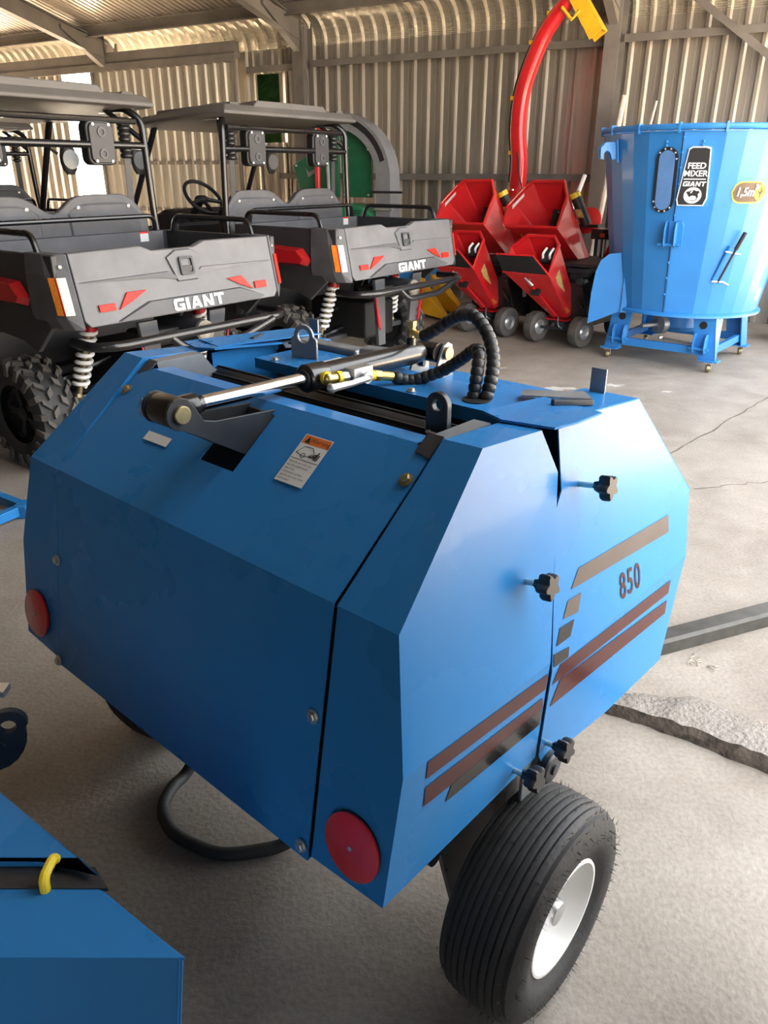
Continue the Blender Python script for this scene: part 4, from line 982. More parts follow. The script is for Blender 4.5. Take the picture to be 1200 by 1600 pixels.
# ================================================================== feed mixer
mix = thing('feed_mixer', 'tall blue conical feed mixer on a four-legged frame with casters', 'feed mixer', (2.83, 7.45, 0), R(-39.1))
MROT = R(39.1)
MZ0, MZ1, MR0, MR1 = .50, 1.93, .65, .88
def mr(z): return MR0 + (MR1 - MR0) * (z - MZ0) / (MZ1 - MZ0)
def mpt(az, z, o=0.0):           # az: world azimuth in degrees; returns the mixer's local point
    a = R(az) + MROT; r = mr(z) + o; return Vector((math.cos(a) * r, math.sin(a) * r, z))
azs = [-161.5, -151.5, -141.5, -122.7, -102] + [-92 + 10.6 * k for k in range(18)] 
azs = sorted(set([round(a, 2) for a in azs if a < 190]))
last = azs[-1]; 
while last + 10.8 < 360 - 161.5 - 5: last += 10.8; azs.append(last)
for i in range(len(azs)):
    a0, a1 = azs[i], azs[(i + 1) % len(azs)] + (360 if i == len(azs) - 1 else 0)
    # each rolled strip of the tub is a panel of its own
    b = MB(); P = [mpt(a0, MZ0), mpt(a1, MZ0), mpt(a1, MZ1), mpt(a0, MZ1)]; I = [mpt(a0, MZ0, -.006), mpt(a1, MZ0, -.006), mpt(a1, MZ1, -.006), mpt(a0, MZ1, -.006)]
    b.add(P + I, [(0, 1, 2, 3), (7, 6, 5, 4), (0, 4, 5, 1), (1, 5, 6, 2), (2, 6, 7, 3), (3, 7, 4, 0)])
    b.build('tub_panel', 'blue_mixer', mix, smooth=0)
MB().lathe([(.0, MZ0 - .03), (MR0 + .03, MZ0 - .03), (MR0 + .03, MZ0 - .012), (MR0 + .005, MZ0 + .004), (0, MZ0 + .004)], (0, 0, 0), (0, 0, 1), 48).build('base_plate', 'blue_mixer', mix)
rim_ = MB().tube([mpt(k * 7.5, MZ1 + .035, -.005) for k in range(48)], .024, 10, closed=True).build('rim_tube', 'blue_mixer', mix)
MB().lathe([(MR1 - .05, 0), (MR1 + .015, 0), (MR1 + .015, .008), (MR1 - .05, .008)], (0, 0, MZ1), (0, 0, 1), 48, caps=False).build('rim_flange', 'blue_mixer', mix)
for k in range(16):
    b = MB(); p = mpt(-170 + k * 22.5, MZ1 + .03, 0); b.box(p, (.05, .018, .075), rz=R(-170 + k * 22.5) + MROT); b.build('rim_clip', 'blue_mixer', rim_, smooth=0)
for az, z in ((-131, 1.86), (-131, 1.83), (-122.2, 1.89), (-112.5, 1.86), (-112.5, 1.83), (-122.4, 1.78), (-122.4, 1.67), (-122.5, 1.55), (-122.7, 1.43), (-122.9, 1.31), (-123.3, 1.07), (-123.6, .93), (-123.9, .80), (-124.2, .66)):
    MB().ball(mpt(az, z, .004), .011, 8).build('rivet', 'blue_mixer', mix)
# door seam: thin dark strip standing proud of the joint
sm = MB(); zz = [MZ0 + (MZ1 - MZ0) * k / 10 for k in range(11)]
for z0, z1 in zip(zz, zz[1:]):
    f = lambda z: -122.7 - (1.93 - z) * 1.0
    sm.add([mpt(f(z0) - .25, z0, .002), mpt(f(z0) + .25, z0, .002), mpt(f(z1) + .25, z1, .002), mpt(f(z1) - .25, z1, .002)], [(0, 1, 2, 3)])
sm.build('door_seam', 'ink', mix, smooth=0)
# sight window: dark gasket, pale pane, bolts
def flatf(az0, z0, tilt=0.0):
    c = mpt(az0, z0, .0); a = R(az0) + MROT; out = Vector((math.cos(a), math.sin(a), 0)); ex = Vector((-math.sin(a), math.cos(a), 0))
    ey = (mpt(az0, z0 + .1) - mpt(az0, z0)).normalized(); nz = ex.cross(ey).normalized()
    return lambda x, y, o=0.0: c + ex * (x + y * tilt) + ey * y + nz * o
ff = flatf(-130.4, 1.575, .03)
def stadium(w, h, n=10):
    r = w / 2; return [(r * math.cos(R(k * 180 / n)), h / 2 - r + r * math.sin(R(k * 180 / n))) for k in range(n + 1)] + [(r * math.cos(R(180 + k * 180 / n)), -h / 2 + r + r * math.sin(R(180 + k * 180 / n))) for k in range(n + 1)]
def flatplate(name, m, parent, pts, f, o0, o1): return MB().loft([[f(x, y, o0) for x, y in pts], [f(x, y, o1) for x, y in pts]]).build(name, m, parent, smooth=0)
gs = flatplate('window_gasket', 'ink', mix, stadium(.175, .50), ff, -.03, .006)
flatplate('window_pane', 'window_blue', gs, stadium(.130, .455), ff, 0, .010)
for k in range(10):
    pts = stadium(.155, .48, 10); i = int(k * 22 / 10)
    MB().ball(ff(pts[i][0], pts[i][1], .009), .009, 8).build('rivet', 'silver', gs)
# black label: FEED MIXER / GIANT / cow's head
fl_ = flatf(-114.2, 1.60, .02)
tr = [(-.105, -.215), (.095, -.215), (.115, -.16), (.085, .215), (.05, .225), (-.055, .225), (-.078, .21), (-.118, -.17)]
lbw = flatplate('label_border', 'white', mix, tr, fl_, -.02, .008)
flatplate('label', 'ink', lbw, [(x * .93, y * .965) for x, y in tr], fl_, 0, .0095)
for t_, y_, s_, b_ in (('FEED', .085, .062, .0022), ('MIXER', .028, .062, .0022), ('GIANT', -.048, .056, .0024)):
    tv, tf = text2d(t_, s_, bold=b_ - .0008, sx=1.02) if t_ != 'GIANT' else block_word('GIANT', .036, 1.0, .1, .12); decal('label_text', 'white', lbw, tv, tf, lambda x, y, y_=y_: fl_(x, y + y_, .0105))
polydecal('label_line', 'white', lbw, [fl_(-.085, -.008, .0105), fl_(.082, -.008, .0105), fl_(.082, -.016, .0105), fl_(-.085, -.016, .0105)])
n_ = 28
polydecal('emblem_ring', 'white', lbw, [fl_(.002 + .068 * math.cos(2 * PI * k / n_), -.135 + .062 * math.sin(2 * PI * k / n_), .0105) for k in range(n_)])
cow = [(-.045, .008), (-.06, .028), (-.038, .030), (-.018, .038), (.005, .042), (.022, .034), (.042, .036), (.052, .024), (.040, .010), (.044, -.012), (.030, -.036), (.010, -.046), (-.014, -.040), (-.020, -.016), (-.034, -.008)]
polydecal('emblem_head', 'ink', lbw, [fl_(.004 + x * .95, -.135 + y, .0112) for x, y in cow])
polydecal('emblem_muzzle', 'white', lbw, [fl_(.008 + x, -.152 + y, .0120) for x, y in ((-.024, .010), (-.006, .016), (.016, .012), (.026, -.002), (.016, -.020), (-.004, -.022), (-.020, -.012))])
polydecal('emblem_blaze', 'white', lbw, [fl_(-.004 + x, -.112 + y, .0120) for x, y in ((-.012, -.008), (-.004, -.004), (.006, .016), (-.002, .014), (-.014, .002))])
# capacity badge 1,5m3
def bd(x, y, o=.0): 
    return mpt(-83.6 + math.degrees(x / mr(1.49)), 1.49 + y, .004 + o)
def bdpoly(name, m, parent, w, h, o):
    st_ = [(y, x) for x, y in stadium(h, w)]; c = (0, 0); n = len(st_); b = MB()
    cols = 14; V = []; F = []
    for k in range(cols + 1):
        x = -w / 2 + w * k / cols; r = h / 2; e = abs(x) - (w / 2 - r); yy = math.sqrt(max(0, r * r - e * e)) if e > 0 else r
        yy = max(yy, .002); V += [bd(x, -yy, o), bd(x, yy, o)]
    F = [(2 * k, 2 * k + 2, 2 * k + 3, 2 * k + 1) for k in range(cols)]
    return b.add(V, F).build(name, m, parent, smooth=0, recalc=False)
bg = bdpoly('badge', 'yellow_plastic', mix, .285, .165, 0); bdpoly('badge_field', 'badge_brown', bg, .265, .145, .006)
tv, tf = text2d('1,5m', .088, bold=.0022, sx=.86, shear=.1); decal('badge_text', 'white', bg, tv, tf, lambda x, y: bd(x - .036, y, .014))
tv, tf = text2d('3', .05, bold=.002); decal('badge_text', 'white', bg, tv, tf, lambda x, y: bd(x + .048, y + .04, .014))
polydecal('badge_dot', 'yellow_plastic', bg, [bd(.092 + .052 * math.cos(2 * PI * k / 20), .0 + .062 * math.sin(2 * PI * k / 20), .011) for k in range(20)])
polydecal('badge_sprout', 'ink', bg, [bd(.092 + x, y, .014) for x, y in ((-.004, -.04), (.004, -.04), (.006, -.01), (.03, .02), (.02, .022), (.004, .005), (.008, .04), (-.004, .035), (-.004, .0), (-.028, .016), (-.02, .0), (-.006, -.012))])
# hinge bracket on the door
fb = flatf(-123.2, 1.165)
br = flatplate('hinge_bracket', 'blue_mixer', mix, [(-.03, -.10), (.085, -.10), (.085, .07), (.07, .10), (-.03, .10)], fb, -.02, .012)
for x in (-.055, .03):
    pts = [(0, -.10), (.05, -.10), (.075, -.08), (.075, .04), (.045, .10), (0, .10)]
    b = MB(); b.loft([[fb(x, y, o) for o, y in pts], [fb(x + .012, y, o) for o, y in pts]]); b.build('bracket_ear', 'blue_mixer', br, smooth=0, bevel=.004)
MB().cyl(fb(-.10, -.08, .05), fb(.075, -.08, .05), .011, n=10).build('hinge_pin', 'blue_mixer', br)
# latch lever
fv = flatf(-85.5, 1.0, .0)
lv = MB(); lv.tube([fv(-.06, -.22, .03), fv(.015, .06, .05)], .010, 8); lv.tube([fv(.015, .06, .05), fv(.055, .20, .06)], .017, 10); lv = lv.build('latch_lever', 'ink', mix)
b = MB(); b.tube([fv(-.09, -.20, .0), fv(-.02, .08, .02)], .016, 8); b.build('lever_guard', 'blue_mixer', lv)
b = MB(); b.tube([fv(-.06, .04, .03), fv(.07, .02, .05)], .007, 8); b.tube([fv(-.11, -.21, .02), fv(-.02, -.21, .04), fv(.03, -.235, .05)], .008, 8); b.build('lever_rod', 'silver', lv)
# side hook at the left shoulder and a second plate at the right
hk = MB(); fh = flatf(-168, 1.80)
hk.loft([[fh(x, y, 0) for x, y in ((-.05, -.09), (.05, -.09), (.05, .09), (-.05, .09))], [fh(x, y, .014) for x, y in ((-.05, -.09), (.05, -.09), (.05, .09), (-.05, .09))]])
for x in (-.02, .02):
    pts = [(0, .07), (.10, .085), (.15, .05), (.155, -.03), (.13, -.05), (.125, .0), (.10, .02), (.07, .0), (.05, -.06), (0, -.06)]
    hk.loft([[fh(x, y, o) for o, y in pts], [fh(x + .008, y, o) for o, y in pts]])
hk.build('side_hook', 'blue_mixer', mix, smooth=0)
fk = flatf(-70, 1.80); b = MB(); b.loft([[fk(x, y, 0) for x, y in rrect(.10, .18, .02, 3)], [fk(x, y, .014) for x, y in rrect(.10, .18, .02, 3)]]); b.build('side_plate', 'blue_mixer', mix, smooth=0)
# discharge chute at the left: hinged curved flap
ch0 = mpt(-163, .95, .02); fc = flatf(-166, .78)
b = MB(); O = mpt(-160, .5, .01); dr_ = Vector((-.93, -.36, 0)).normalized(); 
def cpnt(r, z): return O + dr_ * r + Vector((0, 0, z))
pts = [(0, -.02), (.31, -.16), (.305, .10), (.285, .30), (.25, .40), (.18, .46), (0, .48)]
b.loft([[cpnt(r, z) for r, z in pts], [cpnt(r, z) + Vector((-.004, .012, 0)) for r, z in pts]]); fl2 = b.build('discharge_flap', 'blue_mixer', mix, smooth=0, bevel=.003)
b = MB(); b.loft([[cpnt(0, -.02), cpnt(.31, -.16), cpnt(.31, -.16) + Vector((.06, .22, .10)), cpnt(0, -.02) + Vector((.02, .20, .04))], [cpnt(0, -.03), cpnt(.31, -.17), cpnt(.31, -.17) + Vector((.06, .22, .10)), cpnt(0, -.03) + Vector((.02, .20, .04))]]); b.build('discharge_tray', 'blue_mixer', fl2, smooth=0)
MB().bar(cpnt(.0, -.05), cpnt(.0, .90), .04, .05, dr_).build('flap_hinge', 'blue_mixer', mix, smooth=0)
# legs, cross rails, casters
LG = .475
for sx in (-1, 1):
    for sy in (-1, 1):
        x, y = sx * LG, sy * LG; b = MB()
        P = [(x - sx * .015, .10), (x + sx * .08, .10), (x - sx * .03, .48), (x - sx * .23, .48), (x - sx * .20, .34), (x - sx * .08, .24)]
        P = [(x + sx * .05, .09), (x + sx * -.10, .09), (x - sx * .16, .22), (x - sx * .20, .48), (x - sx * .00, .48), (x + sx * .02, .30)]
        b.prism([(px, y, z) for px, z in P], (0, -sy * .012, 0)); b.prism([(x + sx * .05, y, .09), (x + sx * .02, y, .30), (x, y, .48), (x, y - sy * .20, .48), (x + sx * .03, y - sy * .10, .09)], (-sx * .012, 0, 0))
        b.box((x - sx * .01, y - sy * .03, .095), (.17, .12, .014)); lgp = b.build('leg', 'blue_mixer', mix, smooth=0, bevel=.002)
        MB().lathe([(.034, 0), (.034, .004), (0, .0045)], (x - sx * .10, y + sy * .0005 - (0.013 if sy > 0 else 0) + (0 if sy < 0 else .013), .40), (0, sy, 0), 16).build('leg_hole', 'ink', lgp)
        if sy < 0:
            for dx in (-.05, .05):
                MB().prism([(x - sx * .10 + dx, y, .17), (x - sx * .10 + dx, y - .06, .16), (x - sx * .10 + dx, y - .085, .20), (x - sx * .10 + dx, y - .085, .29), (x - sx * .10 + dx, y - .05, .33), (x - sx * .10 + dx, y, .33)], (.012, 0, 0)).build('leg_ear', 'blue_mixer', lgp, smooth=0, bevel=.003)
            MB().cyl((x - sx * .10 - .08, y - .055, .20), (x - sx * .10 + .09, y - .055, .20), .012, n=10).build('ear_pin', 'blue_mixer', lgp)
        cs = MB(); cs.lathe([(.0, -.018), (.028, -.018), (.034, -.010), (.034, .010), (.028, .018), (0, .018)], (x, y - .01, .0345), (1, .4, 0), 18); cs = cs.build('caster', 'gold_zinc', mix)
        b = MB(); b.box((x, y, .083), (.07, .07, .008)); b.box((x - .024, y, .055), (.004, .04, .05), rz=.38); b.box((x + .024, y, .055), (.004, .04, .05), rz=.38); b.build('caster_fork', 'silver', cs, smooth=0)
for sy in (-1, 1): MB().box((0, sy * (LG - .02), .17), (2 * LG - .12, .04, .07)).build('rail', 'blue_mixer', mix, smooth=0, bevel=.003)
for sx in (-1, 1): MB().box((sx * (LG - .02), 0, .17), (.04, 2 * LG - .16, .07)).build('rail', 'blue_mixer', mix, smooth=0, bevel=.003)
b = MB(); b.lathe([(.0, .26), (.16, .26), (.20, .30), (.20, .40), (.12, .44), (.12, .48), (0, .48)], (0, 0, 0), (0, 0, 1), 24); gb = b.build('gearbox', 'blue_mixer', mix)
MB().lathe([(.0, .18), (.07, .18), (.09, .20), (.09, .26), (.04, .27), (.022, .28), (.022, .46), (0, .46)], (0, 0, .32), (-.45, -.89, 0), 18).build('drive_shaft', 'grey_steel', gb)
sp = MB(); sp.tube([(-.02, -.36, .22), (.30, -.42, .215)], .012, 8); sp.ball((-.03, -.36, .22), .026, 8); sp.build('spanner', 'zinc', gb)
# ================================================================== wood chippers
def make_chipper(label):
    c = thing('wood_chipper', label, 'wood chipper', group='red wood chippers')
    # casters
    w0 = None
    for s in (-1, 1):
        if w0 is None:
            w0 = MB().lathe([(.075, -.05), (.10, -.062), (.135, -.060), (.152, -.045), (.158, 0), (.152, .045), (.135, .060), (.10, .062), (.075, .05)], (0, 0, 0), (1, 0, 0), 28, caps=False).build('wheel', 'rubber_worn', c, smooth=40)
            r0 = MB().lathe([(.0, .055), (.03, .055), (.034, .045), (.05, .03), (.075, .045), (.082, .05), (.082, -.05), (.05, -.03), (.03, -.055), (0, -.055)], (0, 0, 0), (1, 0, 0), 24).build('rim', 'silver', w0)
            w = w0
        else: w = share(w0, 'wheel', c); share(r0, 'rim', w)
        w.location = (s * .25, 0, .159); w.rotation_euler = (0, 0, R(-12))
    MB().cyl((-.24, 0, .16), (.24, 0, .16), .016, n=10).build('axle', 'dark_steel', c)
    MB().box((0, .06, .19), (.10, .12, .08)).build('axle_mount', 'dark_steel', c, smooth=0, bevel=.004)
    for s in (-1, 1):
        bwh = MB().lathe([(.10, -.06), (.14, -.075), (.19, -.07), (.205, 0), (.19, .07), (.14, .075), (.10, .06)], (s * .30, .80, .206), (1, 0, 0), 30, caps=False).build('wheel', 'rubber', c, smooth=40)
        MB().lathe([(0, -.05), (.05, -.05), (.10, -.06), (.10, .06), (.05, .05), (0, .05)], (s * .30, .80, .206), (1, 0, 0), 24).build('rim', 'silver', bwh)
    # black machine body, engine and deck
    b = MB(); b.loft([[(-.26, .10, .20), (.30, .10, .20), (.36, 0.95, .20), (-.26, 0.95, .20)], [(-.28, .12, .66), (.16, .12, .60), (.36, 0.95, .78), (-.28, 0.95, .78)]]); b.build('body', 'black_paint', c, smooth=0, bevel=.01)
    b = MB(); b.box((.10, .58, .775), (.62, .85, .03)); b.build('deck', 'dark_steel', c, smooth=0, bevel=.004)
    b = MB(); b.box((.06, .30, .58), (.16, .22, .24)); b.cyl((.02, .22, .46), (.02, .40, .46), .10, n=14); b.box((.06, .30, .72), (.20, .26, .05)); b.lathe([(.05, 0), (.05, .10), (.03, .12)], (.13, .22, .62), (0, -1, 0), 12); b.build('engine', 'dark_steel', c, smooth=30, bevel=.006)
    MB().tube(spline([(.09, .14, .50), (.16, .06, .44), (.20, .10, .36), (.14, .14, .30)], 6), .008, 6).build('fuel_hose', 'rubber', c)
    MB().tube(spline([(-.02, .02, .28), (.02, -.04, .20), (.06, .0, .16)], 6), .007, 6).build('brake_cable', 'grey_steel', c)
    polydecal('rating_plate', 'sticker_white', c, [(-.282, .30, .46), (-.282, .20, .46), (-.284, .20, .58), (-.284, .30, .58)])
    polydecal('rating_plate', 'sticker_white', c, [(.318, .20, .40), (.318, .28, .40), (.300, .28, .52), (.300, .20, .52)])
    # lower chute: open mouth, four walls, folded-down black flap
    def hopper(name, mouth, throat, th=.006):
        n = len(mouth); b = MB()
        b.add([Vector(p) for p in mouth] + [Vector(p) for p in throat], [(i, (i + 1) % n, n + (i + 1) % n, n + i) for i in range(n)])
        o = b.build(name, 'red_paint', c, smooth=0, recalc=False, solid=th)
        t = MB().tube([Vector(p) for p in mouth], .019, 8, closed=True).build('rolled_rim', 'red_paint', o)
        return o
    mouth = [(-.478, -.35, .728), (.018, -.35, .724), (-.015, -.12, .98), (-.080, -.09, 1.055), (-.377, -.09, 1.053), (-.534, -.12, .93)]
    throat = [(-.10, .04, .275), (.066, .04, .275), (.075, .14, .30), (.06, .20, .42), (-.16, .20, .42), (-.18, .14, .30)]
    lo = hopper('lower_chute', mouth, throat)
    MB().plate([(-.17, .03, .235), (.085, .03, .235), (.10, .16, .262), (-.18, .16, .262)], .012).build('chute_flange', 'red_paint', lo, smooth=0)
    flp = MB().plate([(-.475, -.36, .735), (.012, -.36, .732), (-.10, -.47, .90), (-.50, -.47, .885)], .010).build('feed_flap', 'black_plastic', lo, smooth=0)
    MB().tube([(-.478, -.355, .73), (-.50, -.47, .90), (-.10, -.47, .905), (.018, -.355, .73)], .009, 6).build('flap_frame', 'red_paint', flp)
    MB().bar((-.21, -.235, .58), (-.03, -.02, .285), .04, .018, (0, -.8, -.6)).build('chute_rib', 'red_paint', lo, smooth=0)
    b = MB(); b.cyl((-.26, -.30, .68), (-.20, -.245, .60), .018, n=10); b.cyl((-.28, -.28, .66), (-.20, -.30, .66), .010, n=8); b.build('flap_latch', 'silver', lo)
    MB().box((-.17, -.22, .545), (.10, .03, .09), rx=-.6).build('latch_pad', 'black_plastic', lo, smooth=0, bevel=.006)
    for dx in (-.03, .045):
        MB().tube(fillet([(-.12 + dx, -.16, .84), (-.11 + dx, -.20, .90), (-.10 + dx, -.14, .95)], .03), .012, 8).build('grip', 'white', lo)
    MB().box((-.10, -.14, .87), (.15, .06, .14), rx=-.4).build('feed_brush', 'black_plastic', lo, smooth=0, bevel=.02)
    def lerp4(f, g, z0=0): 
        A, B_, C_, D_ = [Vector(p) for p in ((.018, -.35, .724), (-.015, -.12, .98), (.075, .14, .30), (.066, .04, .275))]
        return A.lerp(B_, f).lerp(D_.lerp(C_, f), g)
    for nm, m_, f0, f1, g0, g1 in (('chute_sticker', 'sticker_gold', .30, .66, .22, .62), ('chute_sticker', 'sticker_orange', .2, .7, .80, .93)):
        polydecal(nm, m_, lo, [lerp4(f0, g0) + Vector((.008, -.004, 0)), lerp4(f0, g1) + Vector((.008, -.004, 0)), lerp4(f1, g1) + Vector((.008, -.004, 0)), lerp4(f1, g0) + Vector((.008, -.004, 0))])
    # upper hopper: wide mouth with a cut-out handle slot, dark rubber curtain inside
    mouth = [(-.75, .10, 1.118), (-.162, .10, 1.122), (-.235, .42, 1.40), (-.300, .46, 1.545), (-.660, .46, 1.540), (-.865, .40, 1.36), (-.785, .12, 1.15)]
    throat = [(-.36, .48, .80), (-.08, .48, .80), (-.07, .62, .80), (-.08, .74, .80), (-.34, .74, .80), (-.38, .66, .80), (-.38, .54, .80)]
    uh = hopper('upper_hopper', mouth, throat)
    b = MB(); b.plate([(-.46, .53, 1.05), (-.20, .53, 1.05), (-.235, .57, 1.27), (-.45, .57, 1.27)], .008); b.build('rubber_curtain', 'black_plastic', uh, smooth=0)
    for dx in (-.38, -.24): MB().ball((dx, .558, 1.245), .012, 8).build('rivet', 'silver', uh)
    st2 = [(-.80, .285, 1.28), (-.715, .405, 1.445)]
    MB().tube(fillet([(-.835, .27, 1.26), (-.86, .30, 1.30), (-.72, .43, 1.50), (-.70, .42, 1.49)], .03), .012, 8).build('handle_bar', 'red_paint', uh)
    polydecal('hopper_slot', 'white', uh, [(-.772, .265, 1.275), (-.790, .29, 1.31), (-.705, .375, 1.43), (-.690, .35, 1.40)])
    polydecal('hopper_sticker', 'sticker_orange', uh, [(-.60, .155, 1.045), (-.58, .155, 1.045), (-.57, .19, 1.00), (-.59, .19, 1.00)])
    # document tube beside the hopper
    dt = MB().cyl((-.225, .60, 1.40), (-.10, .66, 1.13), .055, n=18).build('manual_tube', 'black_plastic', c)
    MB().lathe([(.058, 0), (.058, .045), (.05, .052), (0, .053)], (-.220, .598, 1.39), (-.42, -.2, .89), 18).build('tube_cap', 'yellow_plastic', dt)
    MB().plate([(-.20, .548, 1.28), (-.13, .548, 1.28), (-.10, .575, 1.20), (-.17, .575, 1.20)], .002).build('tube_sticker', 'sticker_gold', dt, smooth=0)
    b = MB(); b.prism([(.12, .60, .78), (.20, .60, .78), (.30, .60, 1.06), (.24, .60, 1.06)], (0, .03, 0)); b.build('stay_plate', 'red_paint', c, smooth=0)
    b = MB(); b.box((.13, .80, 1.075), (.36, .24, .03)); b.build('top_shelf', 'black_paint', c, smooth=0, bevel=.004)
    b = MB(); b.box((.13, .69, 1.03), (.36, .02, .08)); b.box((.28, .72, .92), (.03, .03, .30)); b.box((.0, .88, .92), (.03, .03, .30)); b.build('shelf_frame', 'black_paint', c, smooth=0)
    polydecal('shelf_sticker', 'sticker_orange', c, [(.05, .679, 1.01), (.10, .679, 1.01), (.10, .679, 1.05), (.05, .679, 1.05)])
    return c
CH_ROT = -math.atan2(.62, .785)
chip = make_chipper('red wood chipper nearest the blue feed mixer'); chip.location = (1.787, 7.96, 0); chip.rotation_euler = (0, 0, CH_ROT)
c2 = copy_tree(chip); c2.location = (1.787 - .67, 7.96 + .55, 0); c2['label'] = 'red wood chipper partly hidden behind a utility vehicle tailgate'
# ================================================================== forage harvester with tall red spout
fh_ = thing('forage_harvester', 'forage harvester with a tall curved red spout and yellow deflector', 'harvester', (1.57, 9.83, 0), -WA)
def fl3(p): # world -> local
    d = Vector(p) - Vector((1.57, 9.83, 0)); return Vector((d.x * math.cos(WA) - d.y * math.sin(WA), d.x * math.sin(WA) + d.y * math.cos(WA), d.z))
sp_pts = [(0, 0, 1.44), (.005, 0, 1.75), (-.035, 0, 2.10), (.0, 0, 2.50), (.16, 0, 2.93), (.30, 0, 3.14), (.47, 0, 3.33)]
P = spline(sp_pts, 8); rings = []
for i, p in enumerate(P):
    d = (P[min(i + 1, len(P) - 1)] - P[max(0, i - 1)]).normalized(); x = Vector((0, 1, 0)); y = d.cross(x).normalized(); t = i / (len(P) - 1); w, h = .10 - .02 * t, .085 - .015 * t
    q = rrect(2 * w, 2 * h, .05, 3); rings.append([p + x * a_ + y * b_ for a_, b_ in q])
spt = MB().loft(rings).build('spout', 'red_paint', fh_, smooth=40)
MB().lathe([(.17, 0), (.17, .03), (.11, .03), (.11, .07)], (0, 0, 1.40), (0, 0, 1), 24).build('spout_flange', 'red_paint', spt)
for k in range(8): MB().ball((.15 * math.cos(k * PI / 4), .15 * math.sin(k * PI / 4), 1.44), .016, 6).build('flange_bolt', 'zinc', spt)
MB().tube([p + Vector((-.105 + .02 * i / len(P), -.02, .0)) for i, p in enumerate(P[2:])], .013, 6).build('spout_hose', 'rubber', spt)
for i in (10, 22, 32, 42): MB().box(P[i] + Vector((-.095, -.02, 0)), (.05, .05, .04)).build('hose_clip', 'yellow_paint', spt, smooth=0)
MB().tube(spline([(-.07, -.03, 1.95), (.02, -.10, 1.8), (.06, -.12, 1.6), (.10, -.10, 1.45)], 6), .010, 6).build('spout_cable', 'rubber', spt)
e = P[-1]; dfl = MB(); D0, D1 = Vector((.46, 0, 3.42)), Vector((.80, -.02, 2.95)); dd = (D1 - D0).normalized(); yv = Vector((0, 1, 0)); zv = dd.cross(yv).normalized()
ringa = lambda o, w, h: [o - yv * w + zv * -h, o - yv * w + zv * h, o + yv * w + zv * h, o + yv * w + zv * -h, o + yv * (w - .012) + zv * -h, o + yv * (w - .012) + zv * (h - .012), o - yv * (w - .012) + zv * (h - .012), o - yv * (w - .012) + zv * -h]
dfl.loft([ringa(D0, .09, .07), ringa(D1, .10, .08)]); df = dfl.build('deflector', 'yellow_paint', spt, smooth=0)
MB().tube([(.40, -.10, 3.22), (.52, -.10, 3.10), (.60, -.10, 3.18)], .018, 8).build('deflector_linkage', 'yellow_paint', df)
b = MB(); b.box((0, 0, .95), (.34, .34, .90)); b.box((-.10, .12, .42), (.7, .4, .5)); b.build('housing', 'red_paint', fh_, smooth=0, bevel=.01)
b = MB(); b.box((-.10, .12, .10), (.7, .10, .10)); b.box((.20, .12, .10), (.10, .4, .20)); b.box((-.40, .12, .10), (.10, .4, .20)); b.build('skid_frame', 'dark_steel', fh_, smooth=0)
b = MB(); b.box((.80, -.10, 1.08), (.55, .30, .03)); b.box((.58, -.1, .54), (.04, .04, 1.08)); b.box((1.04, -.1, .54), (.04, .04, 1.08)); b.box((.4, -.1, .60), (.9, .06, .06)); b.build('side_table', 'dark_steel', fh_, smooth=0)
MB().lathe([(.0, -.02), (.13, -.02), (.15, -.01), (.15, .01), (.13, .02), (0, .02)], (.92, -.12, 1.13), (0, -1, .5), 28).build('disc_guard', 'red_paint', fh_)
# yellow crop-divider points on the floor in front of it
hd_ = thing('corn_header', 'yellow pointed crop dividers of a harvester header lying on the floor', 'harvester header', (.62, 9.70, 0), R(25))
for i, (x, y) in enumerate(((-.45, -.35), (-.10, -.55), (.25, -.35))):
    b = MB(); b.loft([[(x - .02, y, .03), (x + .02, y, .03), (x + .02, y, .06), (x - .02, y, .06)], [(x - .10, y + .40, .04), (x + .10, y + .40, .04), (x + .05, y + .40, .24), (x - .05, y + .40, .24)], [(x - .15, y + .85, .05), (x + .15, y + .85, .05), (x + .08, y + .85, .46), (x - .08, y + .85, .46)]]); b.build('crop_divider', 'yellow_paint', hd_, smooth=0, bevel=.01)
b = MB(); b.box((-.10, .50, .42), (1.1, .12, .25)); b.box((-.1, .5, .15), (1.0, .3, .30)); b.build('header_frame', 'blue', hd_, smooth=0, bevel=.01)
# ================================================================== green shredder with grey chute
gm = thing('branch_shredder', 'green branch shredder with a grey curved discharge chute', 'shredder', tuple(bw(-5.72, 8.95, 0)), -WA)
def gl(px_t, z, n=0.0): return (px_t + 5.72, n, z)
tG = lambda x, y: x * math.cos(WA) - y * math.sin(WA)
b = MB(); b.prism([gl(-5.78, 1.33), gl(-5.36, 1.33), gl(-5.36, 1.95), gl(-5.48, 2.12), gl(-5.82, 2.14)], (0, .05, 0)); gp_ = b.build('side_cover', 'green_paint', gm, smooth=0, bevel=.006)
for t_, z_ in ((-5.75, 1.36), (-5.40, 1.36), (-5.40, 1.88), (-5.70, 1.90), (-5.72, 2.08)): MB().ball(gl(t_, z_, -.005), .016, 8).build('bolt', 'silver', gp_)
b = MB(); b.prism([gl(-6.56, 1.70), gl(-6.42, 1.33), gl(-5.85, 1.33), gl(-5.85, 2.10), gl(-6.02, 2.10), gl(-6.25, 1.86)], (0, .05, 0)); gq = b.build('hopper_cover', 'green_paint', gm, smooth=0, bevel=.006)
for t_, z_ in ((-6.50, 1.70), (-6.40, 1.38), (-6.02, 2.02)): MB().ball(gl(t_, z_, -.005), .018, 8).build('bolt', 'silver', gq)
polydecal('cover_plate', 'chute_grey', gq, [gl(-6.36, 1.68, -.002), gl(-6.32, 1.56, -.002), gl(-6.10, 1.66, -.002), gl(-6.22, 1.66, -.002), gl(-6.31, 1.62, -.002)])
